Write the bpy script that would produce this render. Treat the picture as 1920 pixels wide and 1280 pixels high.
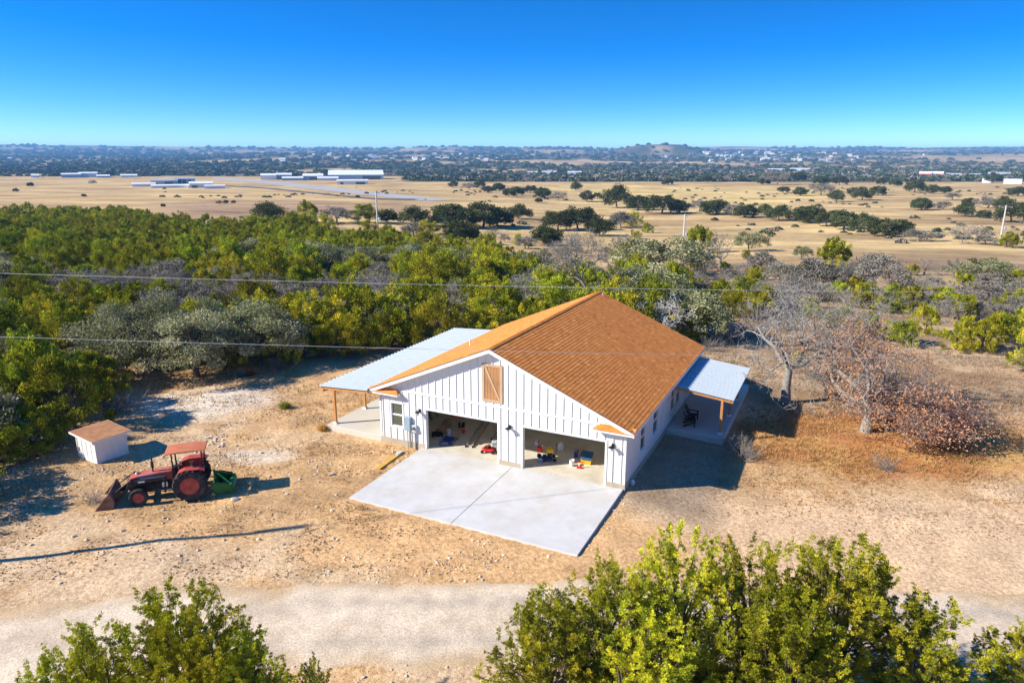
import bpy, bmesh, math, random
import numpy as np
from mathutils import Vector, Matrix

# ------------------------------------------------------------------ clear
for o in list(bpy.data.objects):
    bpy.data.objects.remove(o, do_unlink=True)
SC = bpy.context.scene
COL = SC.collection
rnd = random.Random(7)
RNG = np.random.default_rng(11)
R = math.radians

# ------------------------------------------------------------------ camera
CAM_H, PITCH, FPX = 17.337, 14.777, 1310.0
cd = bpy.data.cameras.new('camera')
cam = bpy.data.objects.new('camera', cd)
COL.objects.link(cam)
cam.location = (0, 0, CAM_H)
cam.rotation_euler = (R(90 - PITCH), 0, 0)
cd.sensor_width = 36.0
cd.lens = FPX / 1920.0 * 36.0
cd.clip_start, cd.clip_end = 0.5, 60000
SC.camera = cam

# ------------------------------------------------------------------ light
SUN_AZ, SUN_EL = 12.5, 32.0          # direction the shadows fall (from +X towards +Y), elevation
ld = bpy.data.lights.new('sun', 'SUN')
sun = bpy.data.objects.new('sun', ld)
COL.objects.link(sun)
ld.energy = 4.6
ld.angle = R(0.5)
ld.color = (1.0, 0.93, 0.82)
sdir = Vector((math.cos(R(SUN_AZ)) * math.cos(R(SUN_EL)), math.sin(R(SUN_AZ)) * math.cos(R(SUN_EL)), -math.sin(R(SUN_EL))))
sun.rotation_euler = sdir.to_track_quat('-Z', 'Y').to_euler()
sun.location = (-40, -10, 60)
W_ = bpy.data.worlds.new('World')
SC.world = W_
W_.use_nodes = True
nt = W_.node_tree
nt.nodes.clear()
sky = nt.nodes.new('ShaderNodeTexSky')
sky.sky_type = 'NISHITA'
sky.sun_disc = False
sky.sun_elevation = R(SUN_EL)
sky.sun_rotation = math.atan2(-sdir.x, -sdir.y)
sky.altitude = 500
sky.air_density = 1.0
sky.dust_density = 0.35
sky.ozone_density = 5.0
tcw = nt.nodes.new('ShaderNodeTexCoord')            # clear winter air: the sky deepens quickly above the horizon
mpw = nt.nodes.new('ShaderNodeMapping'); mpw.inputs['Scale'].default_value = (1, 1, 2.6); mpw.inputs['Location'].default_value = (0, 0, .012)
nt.links.new(tcw.outputs['Generated'], mpw.inputs[0]); nt.links.new(mpw.outputs[0], sky.inputs[0])
hs = nt.nodes.new('ShaderNodeHueSaturation')
hs.inputs['Saturation'].default_value = 1.36
hs.inputs['Hue'].default_value = 0.508
bg = nt.nodes.new('ShaderNodeBackground')
bg.inputs['Strength'].default_value = 0.15
wo = nt.nodes.new('ShaderNodeOutputWorld')
nt.links.new(sky.outputs[0], hs.inputs['Color'])
nt.links.new(hs.outputs[0], bg.inputs[0])
nt.links.new(bg.outputs[0], wo.inputs[0])

# ------------------------------------------------------------------ exposure
SC.view_settings.view_transform = 'Standard'
SC.view_settings.look = 'None'
SC.view_settings.gamma = 1
SC.view_settings.use_curve_mapping = False
SC.view_settings.exposure = 0.93

# ================================================================== helpers
def tag(o, label=None, cat=None, group=None, kind=None):
    if label: o['label'] = label
    if cat: o['category'] = cat
    if group: o['group'] = group
    if kind: o['kind'] = kind
    return o

def empty(name, loc=(0, 0, 0), rz=0, parent=None):
    o = bpy.data.objects.new(name, None)
    o.empty_display_size = 0.2
    COL.objects.link(o)
    o.location = loc
    o.rotation_euler = (0, 0, rz)
    o.parent = parent
    return o

def link(name, me, parent=None, loc=(0, 0, 0), rot=(0, 0, 0), sc=(1, 1, 1)):
    o = bpy.data.objects.new(name, me)
    COL.objects.link(o)
    o.parent = parent
    o.location = loc
    o.rotation_euler = rot
    o.scale = sc if hasattr(sc, '__len__') else (sc, sc, sc)
    return o

def copy_tree(o, parent=None):
    c = o.copy()
    COL.objects.link(c)
    c.parent = parent
    for ch in list(o.children):
        copy_tree(ch, c)
    return c

class MB:
    def __init__(s): s.v = []; s.f = []; s.sm = []
    def add(s, vs, fs, smooth=False):
        b = len(s.v)
        s.v += [tuple(p) for p in vs]
        s.f += [tuple(b + i for i in f) for f in fs]
        s.sm += [smooth] * len(fs)
        return s
    def box(s, x0, x1, y0, y1, z0, z1):
        vs = [(x, y, z) for z in (z0, z1) for y in (y0, y1) for x in (x0, x1)]
        return s.add(vs, [(0, 2, 3, 1), (4, 5, 7, 6), (0, 1, 5, 4), (2, 6, 7, 3), (0, 4, 6, 2), (1, 3, 7, 5)])
    def bar(s, a, b, w, h=None, up=(0, 0, 1)):
        """box-section bar between two points"""
        h = h or w
        a, b, up = Vector(a), Vector(b), Vector(up)
        d = (b - a).normalized()
        if abs(d.dot(up)) > 0.98: up = Vector((1, 0, 0))
        x = d.cross(up).normalized(); y = x.cross(d)
        vs = [p + x * (w / 2 * i) + y * (h / 2 * j) for p in (a, b) for i, j in ((-1, -1), (1, -1), (1, 1), (-1, 1))]
        return s.add(vs, [(3, 2, 1, 0), (4, 5, 6, 7), (0, 1, 5, 4), (1, 2, 6, 5), (2, 3, 7, 6), (3, 0, 4, 7)])
    def tube(s, pts, rs, n=8, cap=True, smooth=True):
        pts = [Vector(p) for p in pts]
        if not hasattr(rs, '__len__'): rs = [rs] * len(pts)
        vs, fs = [], []
        for i, p in enumerate(pts):
            d = (pts[min(i + 1, len(pts) - 1)] - pts[max(i - 1, 0)]).normalized()
            ref = Vector((0, 0, 1)) if abs(d.z) < 0.9 else Vector((1, 0, 0))
            x = d.cross(ref).normalized(); y = x.cross(d)
            for k in range(n):
                a = 2 * math.pi * k / n
                vs.append(p + (x * math.cos(a) + y * math.sin(a)) * rs[i])
        for i in range(len(pts) - 1):
            for k in range(n):
                fs.append((i * n + k, i * n + (k + 1) % n, (i + 1) * n + (k + 1) % n, (i + 1) * n + k))
        if cap:
            fs.append(tuple(range(n))[::-1]); fs.append(tuple((len(pts) - 1) * n + k for k in range(n)))
        return s.add(vs, fs, smooth)
    def lathe(s, prof, n=16, axis='z', c=(0, 0, 0), smooth=True):
        """prof: (radius, height) pairs along the axis"""
        vs, fs = [], []
        for r, h in prof:
            for k in range(n):
                a = 2 * math.pi * k / n
                p = (r * math.cos(a), r * math.sin(a), h)
                if axis == 'y': p = (p[0], p[2], p[1])
                if axis == 'x': p = (p[2], p[0], p[1])
                vs.append((c[0] + p[0], c[1] + p[1], c[2] + p[2]))
        for i in range(len(prof) - 1):
            for k in range(n):
                fs.append((i * n + k, i * n + (k + 1) % n, (i + 1) * n + (k + 1) % n, (i + 1) * n + k))
        if prof[0][0] > 1e-4: fs.append(tuple(range(n))[::-1])
        if prof[-1][0] > 1e-4: fs.append(tuple((len(prof) - 1) * n + k for k in range(n)))
        return s.add(vs, fs, smooth)
    def prism(s, poly, axis, a, b):
        """extrude a 2-D polygon along axis from a to b; for y: (x,z), for x: (y,z), for z: (x,y)"""
        def mk(p, h):
            return (p[0], h, p[1]) if axis == 'y' else ((h, p[0], p[1]) if axis == 'x' else (p[0], p[1], h))
        n = len(poly)
        vs = [mk(p, a) for p in poly] + [mk(p, b) for p in poly]
        fs = [tuple(range(n)), tuple(range(2 * n - 1, n - 1, -1))]
        fs += [(i, i + n, (i + 1) % n + n, (i + 1) % n) for i in range(n)]
        return s.add(vs, fs)
    def mesh(s, name, mat, bevel=0):
        me = bpy.data.meshes.new(name)
        me.from_pydata(s.v, [], s.f)
        bm = bmesh.new(); bm.from_mesh(me)
        bmesh.ops.recalc_face_normals(bm, faces=bm.faces)
        if bevel:
            ed = [e for e in bm.edges if len(e.link_faces) == 2 and e.calc_face_angle(0) > 0.6]
            bmesh.ops.bevel(bm, geom=ed, offset=bevel, segments=1, affect='EDGES', clamp_overlap=True)
        bm.to_mesh(me); bm.free()
        if any(s.sm):
            if not bevel: me.polygons.foreach_set('use_smooth', s.sm)
            else: me.polygons.foreach_set('use_smooth', [True] * len(me.polygons))
            me.set_sharp_from_angle(angle=R(40))
        if mat: me.materials.append(mat)
        return me
    def build(s, name, mat, parent=None, loc=(0, 0, 0), rot=(0, 0, 0), bevel=0):
        return link(name, s.mesh(name, mat, bevel), parent, loc, rot)

def np_mesh(name, V, F, mat, col=None, smooth=False, extra=None):
    """V (n,3), F (m,k) same-size faces, col (n,3) point colours"""
    me = bpy.data.meshes.new(name)
    V = np.asarray(V, np.float32); F = np.asarray(F, np.int32)
    me.vertices.add(len(V)); me.vertices.foreach_set('co', V.ravel())
    k = F.shape[1]
    me.loops.add(F.size); me.loops.foreach_set('vertex_index', F.ravel())
    me.polygons.add(len(F))
    me.polygons.foreach_set('loop_start', np.arange(0, F.size, k, dtype=np.int32))
    me.polygons.foreach_set('use_smooth', np.full(len(F), smooth, dtype=bool))
    me.update(calc_edges=True)
    for nm, c in (('Col', col), ('Msk', extra)):
        if c is not None:
            at = me.color_attributes.new(nm, 'FLOAT_COLOR', 'POINT')
            at.data.foreach_set('color', np.concatenate([np.asarray(c, np.float32), np.ones((len(V), 1), np.float32)], 1).ravel())
    if mat: me.materials.append(mat)
    return me

# ---------------------------------------------------------------- numpy value noise
def vn(x, y, s=0):
    x = np.asarray(x, float); y = np.asarray(y, float)
    xi = np.floor(x).astype(np.int64); yi = np.floor(y).astype(np.int64)
    fx = x - xi; fy = y - yi
    fx = fx * fx * (3 - 2 * fx); fy = fy * fy * (3 - 2 * fy)
    def h(a, b):
        q = (a * 374761393 + b * 668265263 + s * 144269504 + 12345) & 0xffffffff
        q = ((q ^ (q >> 13)) * 1274126177) & 0xffffffff
        q = ((q ^ (q >> 15)) * 2246822519) & 0xffffffff
        return ((q ^ (q >> 16)) & 0xffffff) / float(0xffffff)
    a = h(xi, yi) * (1 - fx) + h(xi + 1, yi) * fx
    b = h(xi, yi + 1) * (1 - fx) + h(xi + 1, yi + 1) * fx
    return a * (1 - fy) + b * fy
def fbm(x, y, o=4, s=0):
    t = 0; a = .5; n = 0
    for i in range(o):
        t = t + a * vn(x * 2 ** i, y * 2 ** i, s + i * 17); n += a; a *= .5
    return t / n
def sst(a, b, x):
    t = np.clip((x - a) / (b - a), 0, 1)
    return t * t * (3 - 2 * t)

# ---------------------------------------------------------------- picture <-> place
CP, SP = math.cos(R(PITCH)), math.sin(R(PITCH))
def project(X, Y, Z):
    z = Z - CAM_H
    fw = Y * CP - z * SP
    up = Y * SP + z * CP
    fw = np.where(np.abs(fw) < 1e-3, 1e-3, fw)
    return 960 + FPX * X / fw, 640 - FPX * up / fw, fw

# house frame
HX, HY, HYAW = -8.276, 41.356, R(-25.671)
HC, HS = math.cos(HYAW), math.sin(HYAW)
def tow(s, t): return HX + s * HC - t * HS, HY + s * HS + t * HC
def toh(x, y):
    x = x - HX; y = y - HY
    return x * HC + y * HS, -x * HS + y * HC

TY = [-1e5, 62, 90, 130, 180, 240, 320, 500, 900, 1500, 2200, 3000, 4000, 5000, 6500, 8000, 9500, 11000, 14000]
TZ = [0, 0, -1.3, -4.5, -8.5, -12, -15, -17.5, -20, -23, -21, -10, 6, 24, 56, 100, 140, 120, 60]
def terrain(x, y, fine=True):
    x = np.asarray(x, float); y = np.asarray(y, float)
    z = np.interp(y, TY, TZ)
    m = 0.62 + 0.38 * sst(-90, 70, x)
    m = m + (1 - m) * sst(320, 900, y)
    z = np.where(y < 2200, z * m, z)
    z = z + (fbm(x / 90, y / 90, 3, 5) - .5) * 3.2 * sst(75, 160, y) * (1 - sst(350, 700, y))
    z = z + (fbm(x / 700, y / 900, 3, 9) - .5) * 14 * sst(900, 2400, y)
    z = z + (fbm(x / 1500, y / 2300, 4, 21) - .5) * (np.clip(y, 0, 10500) - 2600).clip(0) * .019
    z = z + 9 * sst(-.2, .25, -x / np.maximum(y, 1) - .45) * sst(4000, 8000, y)
    # flat-topped hill
    rr = np.hypot((x - 1075) / 1.25, (y - 5200))
    z = z + 78 * (1 - sst(90, 420, rr))
    if fine:
        near = (1 - sst(90, 160, y)) * sst(-40, 5, y)
        s, t = toh(x, y)
        b = (fbm(x / 5.5, y / 5.5, 3, 31) - .5) * .34 + (fbm(x / 1.1, y / 1.1, 2, 41) - .5) * .085
        rough = .35 + .9 * sst(6, -4, s) * sst(30, 27, -y * 0 + 28.0) + .4 * sst(60, 70, y)
        left = sst(4, -3, s)
        amp = .35 + .75 * left
        # graded earth round the house and along the road
        road = np.exp(-((y - road_y(x)) / 3.0) ** 2)
        amp = amp * (1 - .8 * road)
        hx = np.maximum(np.maximum(-5.2 - s, s - 20.2), 0); hy = np.maximum(np.maximum(-7.6 - t, t - 21.5), 0)
        dh = np.hypot(hx, hy)
        amp = amp * sst(0, 2.5, dh)
        base = -.12 - .26 * sst(14.5, 22, s) * sst(-14, -3, t)
        z = z + base * near + b * amp * near
    return z

RX = [-80, -40, -30, -22, -14, -7, 0, 10, 20, 40, 90]
RY = [2, 11, 16.2, 20.4, 22.6, 23.5, 23.6, 23.3, 23.0, 22.6, 21]
def road_y(x): return np.interp(x, RX, RY)

TS = 8 * 1.012 ** np.arange(0, 625)
def P(u, v):
    """the point of the terrain seen at picture point (u, v)"""
    a = (u - 960) / FPX; b = -(v - 640) / FPX
    d = Vector((a, CP + b * SP, -SP + b * CP))
    ts = TS
    for _ in range(3):
        below = CAM_H + d.z * ts < terrain(d.x * ts, d.y * ts, False)
        k = int(np.argmax(below)) if below.any() else len(ts) - 1
        lo, hi = ts[max(k - 1, 0)], ts[k]
        ts = np.linspace(lo, hi, 40)
    x, y = d.x * hi, d.y * hi
    return Vector((x, y, float(terrain(x, y))))
def ppm(p):                      # picture pixels per metre at a point
    return FPX / (p[1] * CP - (p[2] - CAM_H) * SP)

# ================================================================== materials
MATS = {}
def nodes(name):
    m = bpy.data.materials.new(name); m.use_nodes = True
    n = m.node_tree; n.nodes.clear()
    out = n.nodes.new('ShaderNodeOutputMaterial')
    p = n.nodes.new('ShaderNodeBsdfPrincipled')
    n.links.new(p.outputs[0], out.inputs[0])
    MATS[name] = m
    return m, n, p, out
def mixc(n, fac, a, b, mode='MIX'):
    x = n.nodes.new('ShaderNodeMix'); x.data_type = 'RGBA'; x.blend_type = mode
    for sock, v in ((x.inputs[0], fac), (x.inputs[6], a), (x.inputs[7], b)):
        if isinstance(v, bpy.types.NodeSocket): n.links.new(v, sock)
        elif isinstance(v, (int, float)): sock.default_value = v
        else: sock.default_value = (v[0], v[1], v[2], 1)
    return x.outputs[2]
def noise_n(n, vec, scale, detail=4, rough=.6):
    x = n.nodes.new('ShaderNodeTexNoise')
    x.inputs['Scale'].default_value = scale; x.inputs['Detail'].default_value = detail; x.inputs['Roughness'].default_value = rough
    n.links.new(vec, x.inputs['Vector'])
    return x.outputs['Fac']
def ramp(n, fac, a, b):
    x = n.nodes.new('ShaderNodeMapRange'); x.inputs[1].default_value = a; x.inputs[2].default_value = b
    n.links.new(fac, x.inputs[0]); return x.outputs[0]
def mat(name, col, rough=.7, var=.12, scale=3, bump=0, bscale=40, metal=0, spec=.3, col2=None, dirt=None, dirt_amt=.5, dscale=1.5, stretch=None):
    m, n, p, out = nodes(name)
    tc = n.nodes.new('ShaderNodeTexCoord').outputs['Object']
    if stretch:
        mp = n.nodes.new('ShaderNodeMapping'); mp.inputs['Scale'].default_value = stretch
        n.links.new(tc, mp.inputs[0]); tc = mp.outputs[0]
    a = [c * (1 - var) for c in col]; b = [min(1, c * (1 + var)) for c in (col2 or col)]
    c = mixc(n, ramp(n, noise_n(n, tc, scale), .3, .7), a, b)
    if dirt:
        c = mixc(n, ramp(n, noise_n(n, tc, dscale, 6, .7), .55 - dirt_amt * .3, .8), c, dirt)
    n.links.new(c, p.inputs['Base Color'])
    p.inputs['Roughness'].default_value = rough
    p.inputs['Metallic'].default_value = metal
    p.inputs['Specular IOR Level'].default_value = spec
    if bump:
        bp = n.nodes.new('ShaderNodeBump'); bp.inputs['Strength'].default_value = bump; bp.inputs['Distance'].default_value = .02
        n.links.new(noise_n(n, tc, bscale, 5), bp.inputs['Height']); n.links.new(bp.outputs[0], p.inputs['Normal'])
    return m

M_white = mat('white_paint', (.69, .69, .67), .55, .03, 2, dirt=(.62, .58, .5), dirt_amt=.05, dscale=.8)
M_trim = mat('white_trim', (.74, .74, .72), .5, .02)
M_conc = mat('driveway_concrete', (.56, .55, .525), .85, .06, 1.2, .15, 120, dirt=(.47, .42, .34), dirt_amt=.3, dscale=.45)
M_slab = mat('porch_concrete', (.56, .52, .44), .85, .06, 1.0, .15, 120, dirt=(.45, .4, .32), dirt_amt=.2, dscale=.5)
M_found = mat('foundation_concrete', (.42, .37, .28), .9, .12, 3, .4, 60, dirt=(.36, .26, .16), dirt_amt=.3)
M_gfloor = mat('garage_floor', (.60, .55, .44), .75, .08, .7, .1, 90, dirt=(.36, .31, .22), dirt_amt=.3, dscale=.6)
M_inwall = mat('drywall', (.82, .79, .70), .9, .05)
M_wood = mat('cedar_post', (.50, .23, .075), .7, .22, 2, .3, 30, stretch=(6, 6, .6))
M_wood2 = mat('cedar_board', (.38, .19, .08), .7, .25, 2, .3, 30, stretch=(6, 6, .7))
M_frame = mat('pale_wood', (.48, .33, .20), .7, .15, 2, .2, 30, stretch=(6, 6, .7))
M_metal = mat('galvalume', (.40, .455, .50), .8, .05, 1.5, metal=0, spec=.12)
M_edge = mat('drip_edge', (.09, .06, .05), .5, .1)
M_glass = mat('window_glass', (.085, .10, .075), .12, .1, spec=.9)
M_black = mat('black_metal', (.012, .012, .013), .5, .2)
M_bluebox = mat('meter_grey', (.27, .36, .42), .5, .06)
M_greybox = mat('pale_grey', (.45, .5, .5), .5, .06)
M_pipe = mat('grey_pipe', (.32, .34, .36), .5, .1)

def shingle_material(name, attr):
    m, n, p, out = nodes(name)
    if attr:
        a = n.nodes.new('ShaderNodeAttribute'); a.attribute_name = 'Col'; c = a.outputs['Color']
    else:
        c = n.nodes.new('ShaderNodeObjectInfo').outputs['Color']
    g = n.nodes.new('ShaderNodeNewGeometry').outputs['Position']
    c = mixc(n, ramp(n, noise_n(n, g, 60, 3), .25, .75), c, (.9, .9, .9), 'MULTIPLY') if False else c
    d = mixc(n, ramp(n, noise_n(n, g, 55, 3), .3, .7), (.72, .72, .72), (1.2, 1.2, 1.2))
    c = mixc(n, 1.0, c, d, 'MULTIPLY')
    n.links.new(c, p.inputs['Base Color'])
    p.inputs['Roughness'].default_value = .95; p.inputs['Specular IOR Level'].default_value = .15
    return m
M_sh1 = shingle_material('shingle', False)
M_shf = shingle_material('shingle_field', True)
M_deck = mat('shingle_edge', (.30, .12, .045), .9, .2, 5)
def shingle_col():
    k = rnd.random()
    a, b = (.74, .245, .05), (.82, .30, .07)
    c = [a[i] + (b[i] - a[i]) * k for i in range(3)]
    q = rnd.random()
    if q < .1: c = [c[0] * 1.12, c[1] * 1.25, c[2] * 1.4]
    if q > .9: c = [c[0] * .84, c[1] * .8, c[2] * .8]
    return c

def leaf_material(name, trans=.25, hue=.02, val=.25, sat=1.0):
    m = bpy.data.materials.new(name); m.use_nodes = True
    n = m.node_tree; n.nodes.clear()
    out = n.nodes.new('ShaderNodeOutputMaterial')
    a = n.nodes.new('ShaderNodeAttribute'); a.attribute_name = 'Col'
    oi = n.nodes.new('ShaderNodeObjectInfo')
    h = n.nodes.new('ShaderNodeHueSaturation')
    n.links.new(a.outputs['Color'], h.inputs['Color'])
    mr = n.nodes.new('ShaderNodeMapRange'); mr.inputs[3].default_value = .5 - hue; mr.inputs[4].default_value = .5 + hue
    n.links.new(oi.outputs['Random'], mr.inputs[0]); n.links.new(mr.outputs[0], h.inputs['Hue'])
    mu = n.nodes.new('ShaderNodeMath'); mu.operation = 'MULTIPLY'; mu.inputs[1].default_value = 7.13
    fr = n.nodes.new('ShaderNodeMath'); fr.operation = 'FRACT'
    n.links.new(oi.outputs['Random'], mu.inputs[0]); n.links.new(mu.outputs[0], fr.inputs[0])
    m2 = n.nodes.new('ShaderNodeMapRange'); m2.inputs[3].default_value = 1 - val; m2.inputs[4].default_value = 1 + val
    n.links.new(fr.outputs[0], m2.inputs[0]); n.links.new(m2.outputs[0], h.inputs['Value'])
    h.inputs['Saturation'].default_value = sat
    d = n.nodes.new('ShaderNodeBsdfDiffuse'); t = n.nodes.new('ShaderNodeBsdfTranslucent')
    mx = n.nodes.new('ShaderNodeMixShader'); mx.inputs[0].default_value = trans
    n.links.new(h.outputs[0], d.inputs[0]); n.links.new(h.outputs[0], t.inputs[0])
    n.links.new(d.outputs[0], mx.inputs[1]); n.links.new(t.outputs[0], mx.inputs[2]); n.links.new(mx.outputs[0], out.inputs[0])
    return m
M_jun = leaf_material('juniper_foliage', .09, .018, .28)
M_oak = leaf_material('oak_foliage', .2, .012, .2)
M_dead = leaf_material('dry_leaves', .25, .01, .1)
M_grass = leaf_material('dry_grass', .35, 0, 0)
M_far = leaf_material('far_foliage', .0, 0, 0)
M_bark = mat('bark', (.15, .115, .085), .95, .3, 6, .6, 25)
M_barkg = mat('grey_bark', (.25, .225, .195), .95, .3, 5, .5, 25)
M_barkd = mat('lichen_grey_bark', (.26, .245, .215), .95, .35, 5, .6, 25)
M_barkw = mat('bleached_bark', (.52, .49, .45), .9, .2, 5, .4, 25)

def ground_material(name, near=True):
    m, n, p, out = nodes(name)
    a = n.nodes.new('ShaderNodeAttribute'); a.attribute_name = 'Col'
    k = n.nodes.new('ShaderNodeAttribute'); k.attribute_name = 'Msk'
    sep = n.nodes.new('ShaderNodeSeparateColor'); n.links.new(k.outputs['Color'], sep.inputs[0])
    g = n.nodes.new('ShaderNodeNewGeometry').outputs['Position']
    c = a.outputs['Color']
    d1 = mixc(n, ramp(n, noise_n(n, g, .55, 6, .65), .3, .7), (.80, .78, .75), (1.16, 1.15, 1.12))
    c = mixc(n, 1.0, c, d1, 'MULTIPLY')
    mpf = n.nodes.new('ShaderNodeMapping'); mpf.inputs['Scale'].default_value = (.35, 1, 1); n.links.new(g, mpf.inputs[0])
    d4 = mixc(n, ramp(n, noise_n(n, mpf.outputs[0], .045, 8, .7), .34, .66), (.52, .48, .46), (1.34, 1.32, 1.2))
    fx_ = mixc(n, 1.0, c, d4, 'MULTIPLY')
    c = mixc(n, sep.outputs[0], fx_, c)
    # clods, leaf litter, little stones: near ground only (mask R)
    f2 = ramp(n, noise_n(n, g, 5.5, 6, .75), .36, .62)
    d2 = mixc(n, f2, (.62, .56, .50), (1.15, 1.14, 1.12))
    x = mixc(n, 1.0, c, d2, 'MULTIPLY')
    c = mixc(n, sep.outputs[0], c, x)
    vo = n.nodes.new('ShaderNodeTexVoronoi'); vo.inputs['Scale'].default_value = 9; n.links.new(g, vo.inputs['Vector'])
    st = ramp(n, vo.outputs['Distance'], .26, .18)
    sel = ramp(n, noise_n(n, g, 3.2, 2), .5, .62)
    mm = n.nodes.new('ShaderNodeMath'); mm.operation = 'MULTIPLY'; n.links.new(st, mm.inputs[0]); n.links.new(sel, mm.inputs[1])
    m3 = n.nodes.new('ShaderNodeMath'); m3.operation = 'MULTIPLY'; n.links.new(mm.outputs[0], m3.inputs[0]); n.links.new(sep.outputs[1], m3.inputs[1])
    c = mixc(n, m3.outputs[0], c, (.62, .55, .44))
    n.links.new(c, p.inputs['Base Color'])
    p.inputs['Roughness'].default_value = 1; p.inputs['Specular IOR Level'].default_value = .05
    bp = n.nodes.new('ShaderNodeBump'); bp.inputs['Distance'].default_value = .10
    n.links.new(noise_n(n, g, 4.5, 7, .72), bp.inputs['Height'])
    ms = n.nodes.new('ShaderNodeMath'); ms.operation = 'MULTIPLY'; ms.inputs[1].default_value = .75
    n.links.new(sep.outputs[0], ms.inputs[0]); n.links.new(ms.outputs[0], bp.inputs['Strength'])
    n.links.new(bp.outputs[0], p.inputs['Normal'])
    return m
M_ground = ground_material('ground_earth')
# ================================================================== the ground
def lerp(a, b, t): return a + (b - a) * t[:, None]
def C(*c): return np.array(c, float)[None, :]
def inpoly(u, v, poly):
    r = np.zeros(u.shape, bool); n = len(poly)
    for i in range(n):
        x1, y1 = poly[i]; x2, y2 = poly[(i + 1) % n]
        if y1 == y2: continue
        c = ((y1 > v) != (y2 > v)) & (u < (x2 - x1) * (v - y1) / (y2 - y1) + x1)
        r ^= c
    return r
def woods(x, y):
    """1 where the far country is wooded"""
    n = fbm(x / 260, y / 420, 4, 71)
    n2 = fbm(x / 900, y / 1500, 3, 77)
    u, v, _ = project(x, y, terrain(x, y, False))
    w = sst(.40, .48, n * .6 + n2 * .4)
    w = np.where(v > 341, 0, w)
    w = np.maximum(w, sst(1500, 1800, y) * (1 - sst(2600, 2900, y)) * sst(.3, .36, n))
    # open ground round the airfield
    w = np.where((u < 760) & (v > 331), 0, w)
    return w
def gaxis(a, b, step, grow, lim0, lim1):
    v = list(np.arange(a, b + 1e-6, step))
    s, x = step, v[-1]
    while x < lim1: s *= grow; x += s; v.append(x)
    s, x, lo = step, v[0], []
    while x > lim0: s *= grow; x -= s; lo.append(x)
    return np.array(lo[::-1] + v)
gx = gaxis(-40, 46, .45, 1.07, -9500, 9500)
gy = gaxis(14, 72, .45, 1.045, -120, 13500)
GX, GY = np.meshgrid(gx, gy)
X, Y = GX.ravel(), GY.ravel()
Z = terrain(X, Y)
s_, t_ = toh(X, Y)
# under the slabs the earth stays below the concrete
foot = (s_ > -4.6) & (s_ < 20) & (t_ > -7.2) & (t_ < 21.2)
Z = np.where(foot & (s_ > 2.6) & (s_ < 16.1) & (t_ < 0.3), np.minimum(Z, -.2), Z)
Z = np.where((s_ > -4.6) & (s_ < 16.1) & (t_ > 0.0) & (t_ < 18.6), np.minimum(Z, -.14), Z)
nA = fbm(X / 7, Y / 7, 4, 3); nB = fbm(X / 2.2, Y / 2.2, 3, 13); nC = fbm(X / 22, Y / 22, 3, 23)
col = np.repeat(C(.47, .31, .155), len(X), 0)
col = lerp(col, C(.50, .375, .235), sst(.45, .62, nA))
col = lerp(col, C(.36, .235, .12), sst(.52, .72, nB) * .7)
# graded apron before the garage
ap = np.exp(-(((X - 1) / 13) ** 2 + ((Y - 29) / 3.6) ** 2))
col = lerp(col, C(.52, .335, .165), sst(.3, .7, ap + (nB - .5) * .3) * .9)
rt = sst(6, 12, X) * sst(36, 32, Y) * sst(24, 26, Y)
col = lerp(col, C(.56, .41, .26), rt * .85)
# dry grass of the right-hand yard
gr = np.exp(-(((X - 24) / 13) ** 2 + ((Y - 41.5) / 5.2) ** 2))
grm = sst(.25, .62, gr + (nA - .5) * .55)
col = lerp(col, lerp(np.repeat(C(.43, .26, .09), len(X), 0), C(.38, .17, .06), sst(.4, .65, nB)), grm * .92)
# pale caliche patch and rubble to the left
pc = np.exp(-(((X + 22.5) / 6.5) ** 2 + ((Y - 48.5) / 4.2) ** 2))
col = lerp(col, C(.56, .51, .43), sst(.35, .8, pc + (nB - .5) * .4) * .85)
pr = np.exp(-(((X + 15.2) / 2.6) ** 2 + ((Y - 39) / 1.5) ** 2))
col = lerp(col, C(.58, .51, .40), sst(.4, .8, pr + (nB - .5) * .5) * .8)
lf = sst(-21, -27, X + (nA - .5) * 8) * sst(28, 31, Y) * sst(47, 42, Y)
col = lerp(col, C(.26, .185, .105), lf * .75)
# bare earth behind the yard, litter under the thicket
bk = sst(47, 52, Y + (nA - .5) * 7)
col = lerp(col, lerp(np.repeat(C(.42, .315, .20), len(X), 0), C(.27, .185, .11), sst(.4, .6, nA)), bk * sst(10, 13, X))
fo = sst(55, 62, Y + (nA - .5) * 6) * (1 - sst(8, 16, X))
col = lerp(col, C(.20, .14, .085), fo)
# rough pasture of the slope and the valley
U, V_, FW = project(X, Y, Z)
bey = sst(80, 120, Y)
tanc = lerp(np.repeat(C(.48, .35, .20), len(X), 0), C(.36, .25, .145), sst(.4, .62, nC))
sdz = sst(15.6, 16.4, s_) * sst(22, 19.5, s_) * sst(-2.5, 0, t_) * sst(12, 8, t_)  # dark mulch brown right of the house; deepens its cast shadow by colour
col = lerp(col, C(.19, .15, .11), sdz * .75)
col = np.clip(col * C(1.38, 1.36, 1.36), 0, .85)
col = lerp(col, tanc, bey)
gold = lerp(np.repeat(C(.60, .44, .22), len(X), 0), C(.46, .32, .165), sst(.42, .6, fbm(X / 120, Y / 30, 3, 51)))
col = lerp(col, gold, sst(150, 230, Y) * (1 - inpoly(U, V_, [(-900, 370), (330, 395), (640, 420), (640, 470), (-900, 640)])))
bright = inpoly(U, V_, [(1000, 350), (1180, 347), (1500, 352), (1560, 365), (1480, 384), (1300, 385), (1160, 374)])
col = lerp(col, C(.66, .50, .22), bright * .85)
brown = inpoly(U, V_, [(280, 380), (560, 374), (730, 383), (850, 388), (600, 410), (330, 405)])
col = lerp(col, C(.38, .26, .17), brown * .8)
wd = woods(X, Y) * sst(500, 800, Y)
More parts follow.
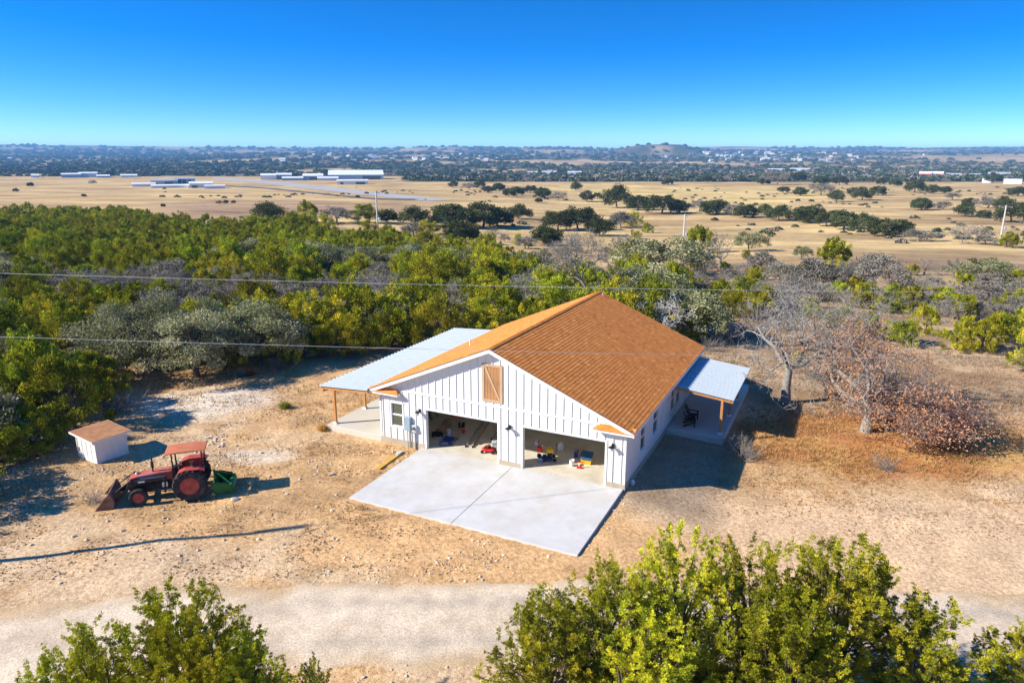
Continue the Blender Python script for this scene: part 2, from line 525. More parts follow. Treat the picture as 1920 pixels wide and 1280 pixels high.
wc = lerp(np.repeat(C(.062, .07, .034), len(X), 0), C(.15, .12, .085), sst(.4, .62, fbm(X / 190, Y / 330, 3, 61)))
col = lerp(col, wc, wd * .92)
pal = sst(.56, .66, fbm(X / 170, Y / 420, 4, 91)) * sst(2400, 3200, Y)
col = lerp(col, C(.36, .28, .19), pal * .55)
col *= (.9 + .2 * vn(X / .9, Y / .9, 5))[:, None]
nearm = (1 - sst(70, 170, Y)) * sst(-30, 0, Y)
stone = nearm * (.25 + .75 * sst(6, -2, s_)) * (1 - grm) * (1 - rt)
nearm = nearm
msk = np.stack([nearm, stone, grm], 1)
ny, nx = GX.shape
ii = (np.arange(ny - 1)[:, None] * nx + np.arange(nx - 1)[None, :]).ravel()
F = np.stack([ii, ii + 1, ii + nx + 1, ii + nx], 1)
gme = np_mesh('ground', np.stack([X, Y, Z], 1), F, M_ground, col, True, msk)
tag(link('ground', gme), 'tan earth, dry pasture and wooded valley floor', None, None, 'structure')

def mesh_z(x, y):
    """height of the built ground sheet (bilinear on its grid)"""
    x = np.atleast_1d(np.asarray(x, float)); y = np.atleast_1d(np.asarray(y, float))
    i = np.clip(np.searchsorted(gx, x) - 1, 0, nx - 2); j = np.clip(np.searchsorted(gy, y) - 1, 0, ny - 2)
    fx = (x - gx[i]) / (gx[i + 1] - gx[i]); fy = (y - gy[j]) / (gy[j + 1] - gy[j])
    ZZ = Z.reshape(ny, nx)
    return (ZZ[j, i] * (1 - fx) + ZZ[j, i + 1] * fx) * (1 - fy) + (ZZ[j + 1, i] * (1 - fx) + ZZ[j + 1, i + 1] * fx) * fy
def gz(x, y): return float(mesh_z(x, y)[0])

# gravel road: a crowned strip whose ragged edges dip into the earth
rx = np.arange(-60, 62, .4); rv = np.linspace(-1, 1, 25)
A, B = np.meshgrid(rx, rv)
edge = 2.95 + (fbm(A / 4, B * 0 + (B > 0) * 9.0, 3, 6) - .5) * .7 + (vn(A / .7, B * 0 + (B > 0) * 9.0, 66) - .5) * .5 + .8 * sst(-8, -26, A)
sl = np.gradient(road_y(rx), rx); nrm = np.sqrt(1 + sl ** 2)
PX = A - (sl / nrm)[None, :] * B * edge
PY = road_y(A) + (1 / nrm)[None, :] * B * edge
PZ = mesh_z(PX.ravel(), PY.ravel()).reshape(PX.shape)
rut = np.exp(-((np.abs(B) - .42) / .14) ** 2)
PZ = PZ + .05 * (1 - np.abs(B) ** 6) - .06 * np.abs(B) ** 10 - .018 * rut + (fbm(PX / .8, PY / .8, 3, 8) - .5) * .035
nR = fbm(PX / 1.6, PY / 1.6, 3, 15).ravel(); Bf = B.ravel()
rc = lerp(np.repeat(C(.73, .60, .435), Bf.size, 0), C(.64, .515, .37), sst(.4, .65, nR))
rc = lerp(rc, C(.43, .37, .29), (rut.ravel() * .55) * sst(-16, 0, A.ravel()))
rc = lerp(rc, C(.57, .405, .23), sst(.52, 1.0, np.abs(Bf) + (nR - .5) * .5))
rny, rnx = A.shape
ii = (np.arange(rny - 1)[:, None] * rnx + np.arange(rnx - 1)[None, :]).ravel()
RF = np.stack([ii, ii + 1, ii + rnx + 1, ii + rnx], 1)
m_road, n, p, out = nodes('road_gravel')
a_ = n.nodes.new('ShaderNodeAttribute'); a_.attribute_name = 'Col'
g_ = n.nodes.new('ShaderNodeNewGeometry').outputs['Position']
vo = n.nodes.new('ShaderNodeTexVoronoi'); vo.inputs['Scale'].default_value = 34; n.links.new(g_, vo.inputs['Vector'])
c_ = mixc(n, ramp(n, noise_n(n, g_, 11, 5, .8), .34, .64), (.66, .64, .62), (1.2, 1.19, 1.17))
c_ = mixc(n, 1.0, a_.outputs['Color'], c_, 'MULTIPLY')
c_ = mixc(n, 1.0, c_, mixc(n, ramp(n, noise_n(n, g_, 1.1, 4), .35, .65), (.86, .86, .86), (1.1, 1.1, 1.1)), 'MULTIPLY')
n.links.new(c_, p.inputs['Base Color']); p.inputs['Roughness'].default_value = 1; p.inputs['Specular IOR Level'].default_value = .05
bp_ = n.nodes.new('ShaderNodeBump'); bp_.inputs['Distance'].default_value = .02; bp_.inputs['Strength'].default_value = .5
n.links.new(vo.outputs['Distance'], bp_.inputs['Height']); n.links.new(bp_.outputs[0], p.inputs['Normal'])
tag(link('gravel_road', np_mesh('gravel_road', np.stack([PX.ravel(), PY.ravel(), PZ.ravel()], 1), RF, m_road, rc, True)),
    'pale gravel road across the foreground', None, None, 'structure')

# ================================================================== the house
W, L, ZR, ZE, OF, OE = 15.92, 18.22, 7.033, 3.457, .44, .52
TP = (ZR - ZE) / (W / 2 + OE)                       # roof pitch
house = empty('garage_house', (HX, HY, 0), HYAW)
tag(house, 'white board-and-batten house with orange shingle roof and two open garage bays', 'house')
S1, S2, S3, S4, ZT = 3.39, 8.27, 9.87, 14.78, 2.54
ZW = 3.22                                            # wall plate
ZB = .26                                             # foot of the siding
TH = .16
def ztop(s): return ZR - .20 - abs(s - W / 2) * TP
# foundation kerb and garage floor
m = MB()
for a, b in ((-.02, S1 - .0), (S2, S3), (S4, W + .02)): m.box(a, b, -.025, .16, -.35, ZB)
m.box(-.02, .14, .16, L, -.35, ZB); m.box(W - .14, W + .02, .16, L, -.5, ZB); m.box(.14, W - .14, L - .16, L + .02, -.35, ZB)
fd = m.build('foundation', M_found, house)
m = MB(); m.box(.14, W - .14, -.0, L - .16, -.3, .012)
m.build('garage_floor', M_gfloor, house)

# front wall with its openings
win_f = (.86, 1.68, 1.12, 2.62)
m = MB()
def rects(x0, x1, z0, z1, holes):
    xs = sorted({x0, x1, *[h[0] for h in holes], *[h[1] for h in holes]}); zs = sorted({z0, z1, *[h[2] for h in holes], *[h[3] for h in holes]})
    for a, b in zip(xs, xs[1:]):
        if b <= x0 or a >= x1: continue
        for c, d in zip(zs, zs[1:]):
            if d <= z0 or c >= z1: continue
            if any(a >= h[0] - 1e-6 and b <= h[1] + 1e-6 and c >= h[2] - 1e-6 and d <= h[3] + 1e-6 for h in holes): continue
            yield a, b, c, d
for a, b, c, d in rects(0, W, ZB, ZW, [win_f, (S1, S2, ZB, ZT), (S3, S4, ZB, ZT)]): m.box(a, b, 0, TH, c, d)
m.prism([(0, ZW), (W, ZW), (W, ztop(W)), (W / 2, ztop(W / 2)), (0, ztop(0))], 'y', 0, TH)
front = m.build('front_wall', M_white, house)
LD = (7.30, 8.60, 3.74, 6.0)                          # loft door
def spans(lo, hi, cuts):
    out = [(lo, hi)]
    for a, b in cuts:
        nw = []
        for x, y in out:
            if b <= x or a >= y: nw.append((x, y)); continue
            if a > x: nw.append((x, a))
            if b < y: nw.append((b, y))
        out = nw
    return [q for q in out if q[1] - q[0] > .05]
k = 0
s = .22
BW = .055
while s < W:
    cuts = [(3.46, 3.58)]
    if win_f[0] - .12 < s < win_f[1] + .12: cuts.append((win_f[2] - .12, win_f[3] + .12))
    for a, b in ((S1, S2), (S3, S4)):
        if a - .14 < s < b + .14: cuts.append((-1, ZT + .13))
    if LD[0] - .03 < s < LD[1] + .03: cuts.append((LD[2], LD[3]))
    for a, b in spans(ZB, ztop(s) - .03, cuts):
        mb = MB(); mb.box(-BW / 2, BW / 2, -.042, 0, 0, b - a)
        mb.build('batten', M_white, front, (s, 0, a))
    s += .483
MB().box(0, W, -.055, 0, 3.46, 3.58).build('belt_board', M_trim, front)
for x in (0, W):
    mb = MB(); mb.box(x - .012, x + .1, -.034, 0, ZB, ZW) if x == 0 else mb.box(x - .1, x + .012, -.034, 0, ZB, ZW)
    mb.build('corner_board', M_trim, front)
for a, b in ((S1, S2), (S3, S4)):
    mb = MB(); mb.box(a - .1, b + .1, -.036, 0, ZT, ZT + .11)
    mb.box(a - .1, a, -.036, 0, .02, ZT); mb.box(b, b + .1, -.036, 0, .02, ZT)
    mb.box(a, a + .03, 0, TH + .02, .015, ZT); mb.box(b - .03, b, 0, TH + .02, .015, ZT); mb.box(a + .03, b - .03, 0, TH + .02, ZT - .03, ZT)
    mb.build('door_trim', M_trim, front)

def window(parent, xf, a0, a1, z0, z1, two=True):
    """xf maps (along, out, z) to house space; out > 0 is outside the wall"""
    def B(mb, p0, p1, o0, o1, q0, q1):
        vs = [xf(p, o, q) for q in (q0, q1) for o in (o0, o1) for p in (p0, p1)]
        mb.add(vs, [(0, 2, 3, 1), (4, 5, 7, 6), (0, 1, 5, 4), (2, 6, 7, 3), (0, 4, 6, 2), (1, 3, 7, 5)])
    mb = MB(); w = .09
    B(mb, a0 - w, a0, 0, .034, z0, z1); B(mb, a1, a1 + w, 0, .034, z0, z1)
    B(mb, a0 - w - .02, a1 + w + .02, 0, .042, z1, z1 + .1); B(mb, a0 - w - .02, a1 + w + .02, 0, .05, z0 - .09, z0)
    wobj = mb.build('window', M_trim, parent)
    mb = MB(); f = .045; zm = (z0 + z1) / 2
    for c, d in ((z0, zm), (zm, z1)):
        o = -.03 if c == z0 else -.055
        B(mb, a0, a0 + f, o - .03, o + .02, c, d); B(mb, a1 - f, a1, o - .03, o + .02, c, d)
        B(mb, a0 + f, a1 - f, o - .03, o + .02, c, c + f); B(mb, a0 + f, a1 - f, o - .03, o + .02, d - f, d)
    mb.build('sash', M_trim, wobj)
    for c, d in ((z0, zm), (zm, z1)):
        o = -.03 if c == z0 else -.055
        mb = MB(); B(mb, a0 + f, a1 - f, o - .016, o - .01, c + f, d - f)
        mb.build('pane', M_glass, wobj)
    return wobj
window(house, lambda a, o, z: (a, -o, z), *win_f)

# side and back walls
xr = lambda a, o, z: (W + o, a, z)
SW = [(2.8, 3.85, 1.0, 2.62), (5.6, 6.75, 1.0, 2.62), (10.2, 11.25, .95, 2.62), (11.75, 12.8, .95, 2.62)]
DR = (14.4, 15.35, .26, 2.45)
m = MB()
for a, b, c, d in rects(TH, L, ZB, ZW - .0, SW + [DR]): m.box(W - TH, W, a, b, c, d)
rw = m.build('side_wall', M_white, house)
y = .45
while y < L:
    cuts = [(q[2] - .12, q[3] + .12) for q in SW + [DR] if q[0] - .12 < y < q[1] + .12]
    for a, b in spans(ZB, ZW - .02, cuts):
        MB().box(0, .024, -BW / 2, BW / 2, 0, b - a).build('batten', M_white, rw, (W, y, a))
    y += .483
MB().box(W, W + .034, .0, .1, ZB, ZW).build('corner_board', M_trim, rw)
for q in SW: window(house, xr, *q)
m = MB(); m.box(W - .08, W - .03, DR[0], DR[1], DR[2], DR[3])
dd = m.build('porch_door', mat('door_paint', (.6, .6, .58), .5, .04), house)
MB().tube([(W - .02, DR[0] + .1, 1.2), (W + .05, DR[0] + .1, 1.2)], .03, 8).build('door_handle', M_black, dd)
m = MB(); m.box(W, W + .034, DR[0] - .09, DR[0], DR[2], DR[3]); m.box(W, W + .034, DR[1], DR[1] + .09, DR[2], DR[3]); m.box(W, W + .04, DR[0] - .11, DR[1] + .11, DR[3], DR[3] + .1)
m.build('door_trim', M_trim, house)
lw = MB().box(0, TH, TH, L, ZB, ZW).build('side_wall', M_white, house)
y = .45
while y < L:
    MB().box(-.024, 0, -BW / 2, BW / 2, 0, ZW - ZB - .02).build('batten', M_white, lw, (0, y, ZB)); y += .483
m = MB(); m.box(TH, W - TH, L - TH, L, ZB, ZW)
m.prism([(0, ZW), (W, ZW), (W, ztop(W)), (W / 2, ztop(W / 2)), (0, ztop(0))], 'y', L - TH, L)
bw = m.build('back_wall', M_white, house)
# garage interior: partition, side lining, ceiling
m = MB(); m.box(TH, W - TH, 8.0, 8.12, .02, 2.98); m.box(TH, TH + .02, TH, 8.0, .02, 2.98); m.box(W - TH - .02, W - TH, TH, 8.0, .02, 2.98); m.box(TH + .02, W - TH - .02, TH, 8.0, 2.98, 3.05)
m.build('garage_lining', M_inwall, house)

# loft door of cedar planks
ld_ = MB(); a, b, c, d = LD; fw_ = .15
ld_.box(a, a + fw_, -.06, -.0, c, d); ld_.box(b - fw_, b, -.06, 0, c, d); ld_.box(a + fw_, b - fw_, -.06, 0, d - fw_, d); ld_.box(a + fw_, b - fw_, -.06, 0, c, c + fw_)
ld_ = ld_.build('loft_door', M_frame, house)
pw = (b - a - 2 * fw_) / 5
for i in range(5):
    MB().box(.006, pw - .006, -.03, -.002, 0, d - c - 2 * fw_).build('plank', M_wood2, ld_, (a + fw_ + i * pw, 0, c + fw_))
MB().bar((a + fw_ + .05, -.043, d - fw_ - .03), (b - fw_ - .05, -.043, c + fw_ + .03), .11, .022, (0, 1, 0)).build('brace', M_frame, ld_)

# roof
roof = MB(); TK = .16; y0, y1 = -OF, L + OF
for sg in (0, 1):
    e = -OE if sg == 0 else W + OE
    q = [(e, ZE - .02), (W / 2, ZR - .02), (W / 2, ZR - .02 - TK), (e, ZE - .02 - TK)]
    roof.prism(q, 'y', y0, y1)
roof = roof.build('roof', M_deck, house)
SLEN = math.hypot(W / 2 + OE, ZR - ZE); ang = math.atan(TP); EXP = .22; NC = int(SLEN / EXP)
wedge = MB()
def wedge_mesh(w, t):
    return [(-w / 2, -.012, 0), (w / 2, -.012, 0), (w / 2, .27, 0), (-w / 2, .27, 0), (-w / 2, -.012, t), (w / 2, -.012, t), (w / 2, .27, .004), (-w / 2, .27, .004)]
WF = [(4, 5, 6, 7), (0, 1, 5, 4), (1, 2, 6, 5), (3, 0, 4, 7), (2, 3, 7, 6)]
SM = {}
def shingle_mesh(wi, ti):
    if (wi, ti) not in SM:
        me = bpy.data.meshes.new('shingle'); me.from_pydata(wedge_mesh(wi / 100, ti / 1000), [], WF); me.materials.append(M_sh1); SM[(wi, ti)] = me
    return SM[(wi, ti)]
cands = []; fv, ff, fc = [], [], []
for sg in (0, 1):
    # local frame: along ridge = x, up slope = y, normal = z
    up = Vector((1, 0, TP)).normalized() if sg == 0 else Vector((-1, 0, TP)).normalized()
    al = Vector((0, -1, 0)) if sg == 0 else Vector((0, 1, 0))
    nn = al.cross(up)
    o0 = Vector((-OE, 0, ZE - .02)) if sg == 0 else Vector((W + OE, 0, ZE - .02))
    Mx = Matrix((al, up, nn)).transposed()
    for c in range(NC):
        yy = y0 + .0 - (rnd.random() * .3)
        while yy < y1 - .02:
            wi = rnd.choice((16, 20, 24, 28, 32, 36)); ti = rnd.choice((23, 24, 25))
            a, b = max(yy, y0), min(yy + wi / 100, y1)
            if b - a > .05:
                w = b - a - .004
                org = o0 + up * (c * EXP + .012) + Vector((0, (a + b) / 2, 0)) + nn * .001
                cands.append((sg, org, Mx, w, wi if abs(w - wi / 100 + .004) < .01 else 0, ti, shingle_col()))
            yy += wi / 100
camh = Vector((*toh(0, 0), CAM_H))
order = sorted(range(len(cands)), key=lambda i: (0 if cands[i][0] == 1 and cands[i][4] else 1e4) + (cands[i][1] - camh).length)
single = set(order[:300])
for i, (sg, org, Mx, w, wi, ti, cc) in enumerate(cands):
    if i in single:
        o = link('shingle', shingle_mesh(wi, ti), roof, org, Mx.to_euler())
        o.scale = (w / (wi / 100), 1, 1)
        o.color = (*cc, 1)
    else:
        b = len(fv)
        fv += [org + Mx @ Vector(q) for q in wedge_mesh(w, ti / 1000)]; ff += [[b + j for j in f] for f in WF]; fc += [cc] * 8
tag(link('shingle_field', np_mesh('shingle_field', [tuple(v) for v in fv], ff, M_shf, fc), roof), None, None, None, 'stuff')
# ridge caps
yy = y0
while yy < y1 - .1:
    mb = MB(); h = .17; ln = min(.3, y1 - yy); d0 = .03; d1 = .045
    mb.add([(-h, 0, -h * TP + d1), (0, 0, d1 + .01), (h, 0, -h * TP + d1), (h, ln, -h * TP + d0), (0, ln, d0 + .01), (-h, ln, -h * TP + d0),
            (-h, 0, -h * TP), (h, 0, -h * TP), (0, 0, 0)], [(0, 1, 4, 5), (1, 2, 3, 4), (6, 8, 1, 0), (8, 7, 2, 1)])
    o = mb.build('ridge_cap', M_sh1, roof, (W / 2, yy, ZR - .01)); o.color = (*shingle_col(), 1)
    yy += .22
# rake fascia, eave fascia, soffit, drip edge
for yb, yo in ((y0, y0 - .022), (y1 + .022, y1)):
    for sg in (0, 1):
        e = -OE if sg == 0 else W + OE
        mb = MB(); mb.prism([(e, ZE - .05), (W / 2, ZR - .05), (W / 2, ZR - .27), (e, ZE - .27)], 'y', yo, yb)
        mb.build('rake_board', M_trim, roof)
        mb = MB(); mb.prism([(e, ZE - .005), (W / 2, ZR - .005), (W / 2, ZR - .048), (e, ZE - .048)], 'y', yo - (.012 if yb == y0 else 0), yb + (.012 if yb != y0 else 0))
        mb.build('drip_edge', M_edge, roof)
for e in (-OE, W + OE):
    mb = MB(); mb.box(e - .024 if e < 0 else e, e if e < 0 else e + .024, y0, y1, ZE - .22, ZE - .03); mb.build('eave_board', M_trim, roof)
    mb = MB(); mb.box(e if e < 0 else W + .0, 0 if e < 0 else e, y0, y1, ZE - .24, ZE - .222); mb.build('soffit', M_trim, roof)
for yb, yo in ((y0, 0), (L, y1)):
    for sg in (0, 1):
        e = 0 if sg == 0 else W; ze = ZE - .19 + OE * TP
        mb = MB(); mb.prism([(e, ze - .02), (W / 2, ZR - .19 - .02), (W / 2, ZR - .19), (e, ze)], 'y', yb, yo); mb.build('soffit', M_trim, roof)
# cornice returns with little shingled roofs
for sg in (0, 1):
    e = -OE if sg == 0 else W + OE
    q = 1.62 if sg == 0 else W - 1.72
    lo, hi = (e, q) if sg == 0 else (q, e)
    mb = MB(); mb.box(lo, hi, y0 + .002, -.04, ZE - .24, ZE - .10)
    r_ = mb.build('cornice_return', M_trim, house)
    d = .38
    a0, a1 = lo - .02, hi + .02
    i0, i1 = (a0, a1 - d) if sg == 0 else (a0 + d, a1)
    z0_, z1_ = ZE - .098, ZE + .10
    mb = MB(); mb.add([(a0, y0 - .03, z0_), (a1, y0 - .03, z0_), (i1, -.03, z1_), (i0, -.03, z1_), (a0, -.03, z0_), (a1, -.03, z0_), (a0, y0 - .03, z0_ - .02), (a1, y0 - .03, z0_ - .02)],
                       [(0, 1, 2, 3), (1, 5, 2), (4, 0, 3), (6, 7, 1, 0), (4, 5, 1, 0)])
    o = mb.build('return_roof', M_sh1, r_); o.color = (.48, .2, .07, 1)
    for kk in range(3):
        f = kk / 3; f2 = f + .06
        mb = MB()
        lo1 = [a0 + (i0 - a0) * f, a1 + (i1 - a1) * f]
        ya = (y0 - .03) * (1 - f) + -.03 * f; za = z0_ + (z1_ - z0_) * f
        xx = lo1[0]
        while xx < lo1[1] - .05:
            w = min(rnd.uniform(.2, .34), lo1[1] - xx)
            mb = MB(); mb.add([(xx, ya - .01, za + .004), (xx + w - .006, ya - .01, za + .004), (xx + w - .006, ya - .01, za + .024), (xx, ya - .01, za + .024),
                               (xx + w - .006, ya + .13, za + .075), (xx, ya + .13, za + .075)], [(0, 1, 2, 3), (3, 2, 4, 5), (1, 4, 2), (0, 3, 5)])
            o = mb.build('shingle', M_sh1, r_); o.color = (*shingle_col(), 1)
            xx += w
# roof vents
zz = ZR - abs(3.6 - W / 2) * TP
MB().tube([(2.5, 7.2, ZR - (W / 2 - 2.5) * TP - .05), (2.5, 7.2, ZR - (W / 2 - 2.5) * TP + .42)], .055, 10).build('vent_pipe', M_trim, roof)
MB().tube([(W / 2 + .5, L - .2, ZR - .5 * TP - .05), (W / 2 + .5, L - .2, ZR - .5 * TP + .3)], .06, 10).build('vent_pipe', M_pipe, roof)

# porches
def rib_panel(wid, ln, drop):
    """corrugated sheet: wid along the ridge (y), ln down-slope (x)"""
    prof = []
    nrib = 3; pitch = wid / nrib
    for i in range(nrib):
        b = i * pitch
        prof += [(b, 0), (b + pitch * .50, 0), (b + pitch * .60, .078), (b + pitch * .84, .078), (b + pitch * .94, 0)]
    prof.append((wid, 0))
    vs, fs = [], []
    for x, z in ((0, 0), (ln, -drop)):
        for y, h in prof: vs.append((x, y, z + h))
    n_ = len(prof)
    for i in range(n_ - 1): fs.append((i, i + 1, n_ + i + 1, n_ + i))
    b = len(vs)
    vs += [(x, y, z + h - .012) for (x, y, z), h in [((p[0], p[1], p[2]), 0) for p in vs]]
    fs += [tuple(b + i for i in f[::-1]) for f in list(fs)]
    for i in range(n_ - 1): fs.append((n_ + i, n_ + i + 1, b + n_ + i + 1, b + n_ + i)); fs.append((i + 1, i, b + i, b + i + 1))
    mb = MB(); mb.add(vs, fs); return mb.mesh('roof_panel', M_metal)
def porch(sgn, s_in, s_out, z_in, z_out, t0, t1, npan, posts, s_post, slab, zs, zg):
    pr = MB()
    ln = abs(s_out - s_in); dr = z_in - z_out
    # purlins and end rafters
    zi, zo = z_in - .03, z_out - .03
    for t in (t0 + .12, t1 - .12): pr.bar((s_in, t, zi - .1), (s_out - sgn * .03, t, zo - .1), .05, .17)
    for k in range(1, 8):
        t = t0 + .12 + (t1 - t0 - .24) * k / 8; pr.bar((s_in, t, zi - .08), (s_out - sgn * .05, t, zo - .08), .045, .13)
    zb_ = z_out + dr * abs(s_out - s_post) / ln
    pr.bar((s_post, t0 + .03, zb_ - .28), (s_post, t1 - .03, zb_ - .28), .14, .22)
    pr = pr.build('porch_roof', M_wood, house)
    w = (t1 - t0) / npan
    pm = rib_panel(w - .003, ln, dr)
    for i in range(npan):
        if sgn > 0: link('roof_panel', pm, pr, (s_in, t0 + i * w, z_in))
        else: link('roof_panel', pm, pr, (s_in, t0 + (i + 1) * w, z_in), (0, 0, math.pi))
    for t in posts:
        MB().box(-.075, .075, -.075, .075, 0, zb_ - .39 - zs - .12).build('porch_post', M_wood, house, (s_post, t, zs + .12))
        mb = MB(); mb.add([(x * q, y * q, z) for z, q in ((0, .14), (.125, .11)) for x, y in ((-1, -1), (1, -1), (1, 1), (-1, 1))], [(0, 1, 2, 3), (4, 5, 6, 7), (0, 1, 5, 4), (1, 2, 6, 5), (2, 3, 7, 6), (3, 0, 4, 7)])
        mb.build('post_footing', M_trim, house, (s_post, t, zs))
    a, b, c, d = slab
    MB().box(a, b, c, d, zg, zs).build('porch_slab', M_slab, house, bevel=.02)
porch(-1, -OE + .06, -4.24, 3.385, 3.16, -.66, 16.7, 14, (.45, 3.6, 6.75, 9.9, 13.05, 16.2), -4.0, (-4.45, -.022, .0, 16.9), .245, -.35)
porch(1, W + .024, 19.97, 3.02, 2.56, 9.62, 17.27, 6, (9.75, 13.3, 16.95), 19.28, (W + .022, 19.58, 9.16, 21.0), .19, -.55)

# driveway slabs with the control joint
zf = -.085
for a, b in ((3.0, 9.23), (9.25, 15.86)):
    mb = MB(); q = [(a, -7.05, zf), (b, -7.05, zf), (b, -.03, .0), (a, -.03, .0)]
    mb.add(q + [(x, y, z - .24) for x, y, z in q], [(0, 1, 2, 3), (7, 6, 5, 4), (0, 4, 5, 1), (1, 5, 6, 2), (2, 6, 7, 3), (3, 7, 4, 0)])
    o = mb.build('driveway_slab', M_conc, None, (HX, HY, 0), (0, 0, HYAW), bevel=.012)
    tag(o, 'pale concrete driveway slab before the %s garage bay' % ('left' if a < 5 else 'right'), None, None, 'structure')

# wall lanterns (gooseneck with a dark shade), meter and panel
for s, z in ((2.98, 2.42), (9.07, 2.42), (15.2, 2.42)):
    base = MB(); base.lathe([(.07, 0), (.07, .03), (.03, .05)], 12, 'y', (0, 0, 0)); 
    base = MB(); base.box(-.06, .06, -.045, -.0, -.12, .12)
    w_ = base.build('wall_lantern', M_black, house, (s, -.043, z))
    MB().tube([(0, -.03, .04), (0, -.12, .12), (0, -.22, .13), (0, -.25, .08)], .014, 6).build('bracket', M_black, w_)
    MB().lathe([(.03, .1), (.05, .085), (.17, .02), (.175, .0), (.16, 0), (.04, .07)], 14, 'z', (0, -.25, -.02)).build('shade', M_black, w_)
    MB().lathe([(.0, .02), (.07, .02), (.085, -.06), (.06, -.19), (0, -.2)], 12, 'z', (0, -.25, -.02)).build('lantern_glass', M_greybox, w_)
mb = MB().box(1.93, 2.35, -.2, -.0, 1.03, 1.92); pn = mb.build('electric_panel', M_bluebox, house, bevel=.012)
MB().box(1.97, 2.31, -.215, -.2, 1.1, 1.86).build('panel_cover', M_bluebox, pn)
mb = MB().box(2.42, 2.74, -.17, -.0, .98, 1.45); mt = mb.build('meter_box', M_greybox, house, bevel=.012)
MB().lathe([(.09, 0), (.09, -.1), (.07, -.14), (0, -.15)], 14, 'y', (2.58, -.17, 1.26)).build('meter_dial', M_glass, mt)
mb = MB()
for s, z in ((2.06, 1.03), (2.2, 1.03)): mb.tube([(s, -.1, -.15), (s, -.1, z)], .03, 8)
mb.build('conduit', M_pipe, pn)
MB().tube([(2.6, -.09, -.15), (2.6, -.09, .98)], .05, 8).build('conduit', M_pipe, mt)
mb = MB(); mb.box(2.35, 2.42, -.12, -.05, 1.15, 1.21); mb.build('conduit', M_pipe, mt)
# ================================================================== trees
def frame_from(d):
    """two unit vectors at right angles to each row of d"""
    ref = np.where(np.abs(d[:, 2:3]) < .9, np.array([[0, 0, 1.]]), np.array([[1., 0, 0]]))
    x = np.cross(d, ref); x /= np.linalg.norm(x, axis=1, keepdims=True)
    return x, np.cross(x, d)
def leaf_quads(pos, d, ln, wd, rg):
    """kite-shaped leaf sprays at pos pointing along d"""
    n = len(pos)
    x, y = frame_from(d)
    a = rg.uniform(0, 2 * np.pi, n)[:, None]
    sdv = x * np.cos(a) + y * np.sin(a)
    bend = np.cross(d, sdv)
    ln = np.broadcast_to(ln, (n,))[:, None]; wd = np.broadcast_to(wd, (n,))[:, None]
    v0 = pos - d * ln * .45
    v1 = pos + sdv * wd * .5 + bend * wd * .18
    v2 = pos + d * ln * .55
    v3 = pos - sdv * wd * .5 + bend * wd * .18
    V = np.stack([v0, v1, v2, v3], 1).reshape(-1, 3)
    F = np.arange(4 * n).reshape(-1, 4)
    return V, F
def unit(v): return v / np.maximum(np.linalg.norm(v, axis=-1, keepdims=True), 1e-9)
def rand_dir(n, rg): return unit(rg.normal(size=(n, 3)))

JD, JL, JY = np.array([.15, .165, .016]), np.array([.43, .44, .028]), np.array([.60, .51, .036])
def jun_cols(n, rg, warm=0.3):
    k = rg.random(n)[:, None]
    c = JD + (JL - JD) * k
    w = (rg.random(n) < warm)[:, None]
    return np.where(w, JL + (JY - JL) * rg.random(n)[:, None], c)

def juniper_mid(seed, h=5.0, w=4.4, nclump=46, nleaf=95, leaf=.30):
    rg = np.random.default_rng(seed)
    V, F, Cc = [], [], []
    tips = []
    b = 0
    nlead = rg.integers(3, 6)
    leads = [(rg.normal() * w * .17, rg.normal() * w * .17, h * rg.uniform(.72, 1.0)) for _ in range(nlead)]
    leads[0] = (leads[0][0] * .4, leads[0][1] * .4, h)
    ph = rg.uniform(0, 6.28, 3)
    for i in range(nclump):
        lx, ly, lh = leads[rg.integers(nlead)]
        u = rg.uniform(.06, 1) ** .85
        az = rg.uniform(0, 2 * np.pi)
        prof = (1 - u ** 2.2) ** .7 * (.5 + .5 * min(1, u * 4))
        lob = 1 + .22 * np.sin(2 * az + ph[0]) + .15 * np.sin(3 * az + ph[1])
        rr = w * .5 * prof * lob * rg.uniform(.5, 1.05)
        c = np.array([lx * (.3 + .7 * u) + rr * np.cos(az), ly * (.3 + .7 * u) + rr * np.sin(az), lh * u * .93 + .12])
        out = unit(np.array([np.cos(az), np.sin(az), .0]))
        ax = unit(out * .9 * (1 - u * .7) + np.array([0, 0, 1.]) + rg.normal(size=3) * .2)
        ch = h * rg.uniform(.09, .15); cr = ch * rg.uniform(.6, .9)
        q = rand_dir(nleaf, rg) * (rg.random(nleaf)[:, None] ** .45)
        hgt = q[:, 2]
        x, y = frame_from(ax[None])
        taper = (1 - .35 * hgt)[:, None]
        p = c + ax * (hgt * ch)[:, None] + (x * q[:, :1] + y * q[:, 1:2]) * cr * taper
        d = unit(ax * .9 + (p - c) / ch * .8 + rand_dir(nleaf, rg) * .55)
        v, f = leaf_quads(p, d, leaf * rg.uniform(.7, 1.3, nleaf), leaf * .42 * rg.uniform(.7, 1.3, nleaf), rg)
        base = jun_cols(1, rg, .22)[0] * rg.uniform(.75, 1.2)
        cc = base * rg.uniform(.7, 1.3, nleaf)[:, None]
        V.append(v); F.append(f + b); b += len(v); Cc.append(np.repeat(cc, 4, 0))
        tips.append(c - ax * ch * .6)
    return np.concatenate(V), np.concatenate(F), np.concatenate(Cc), tips

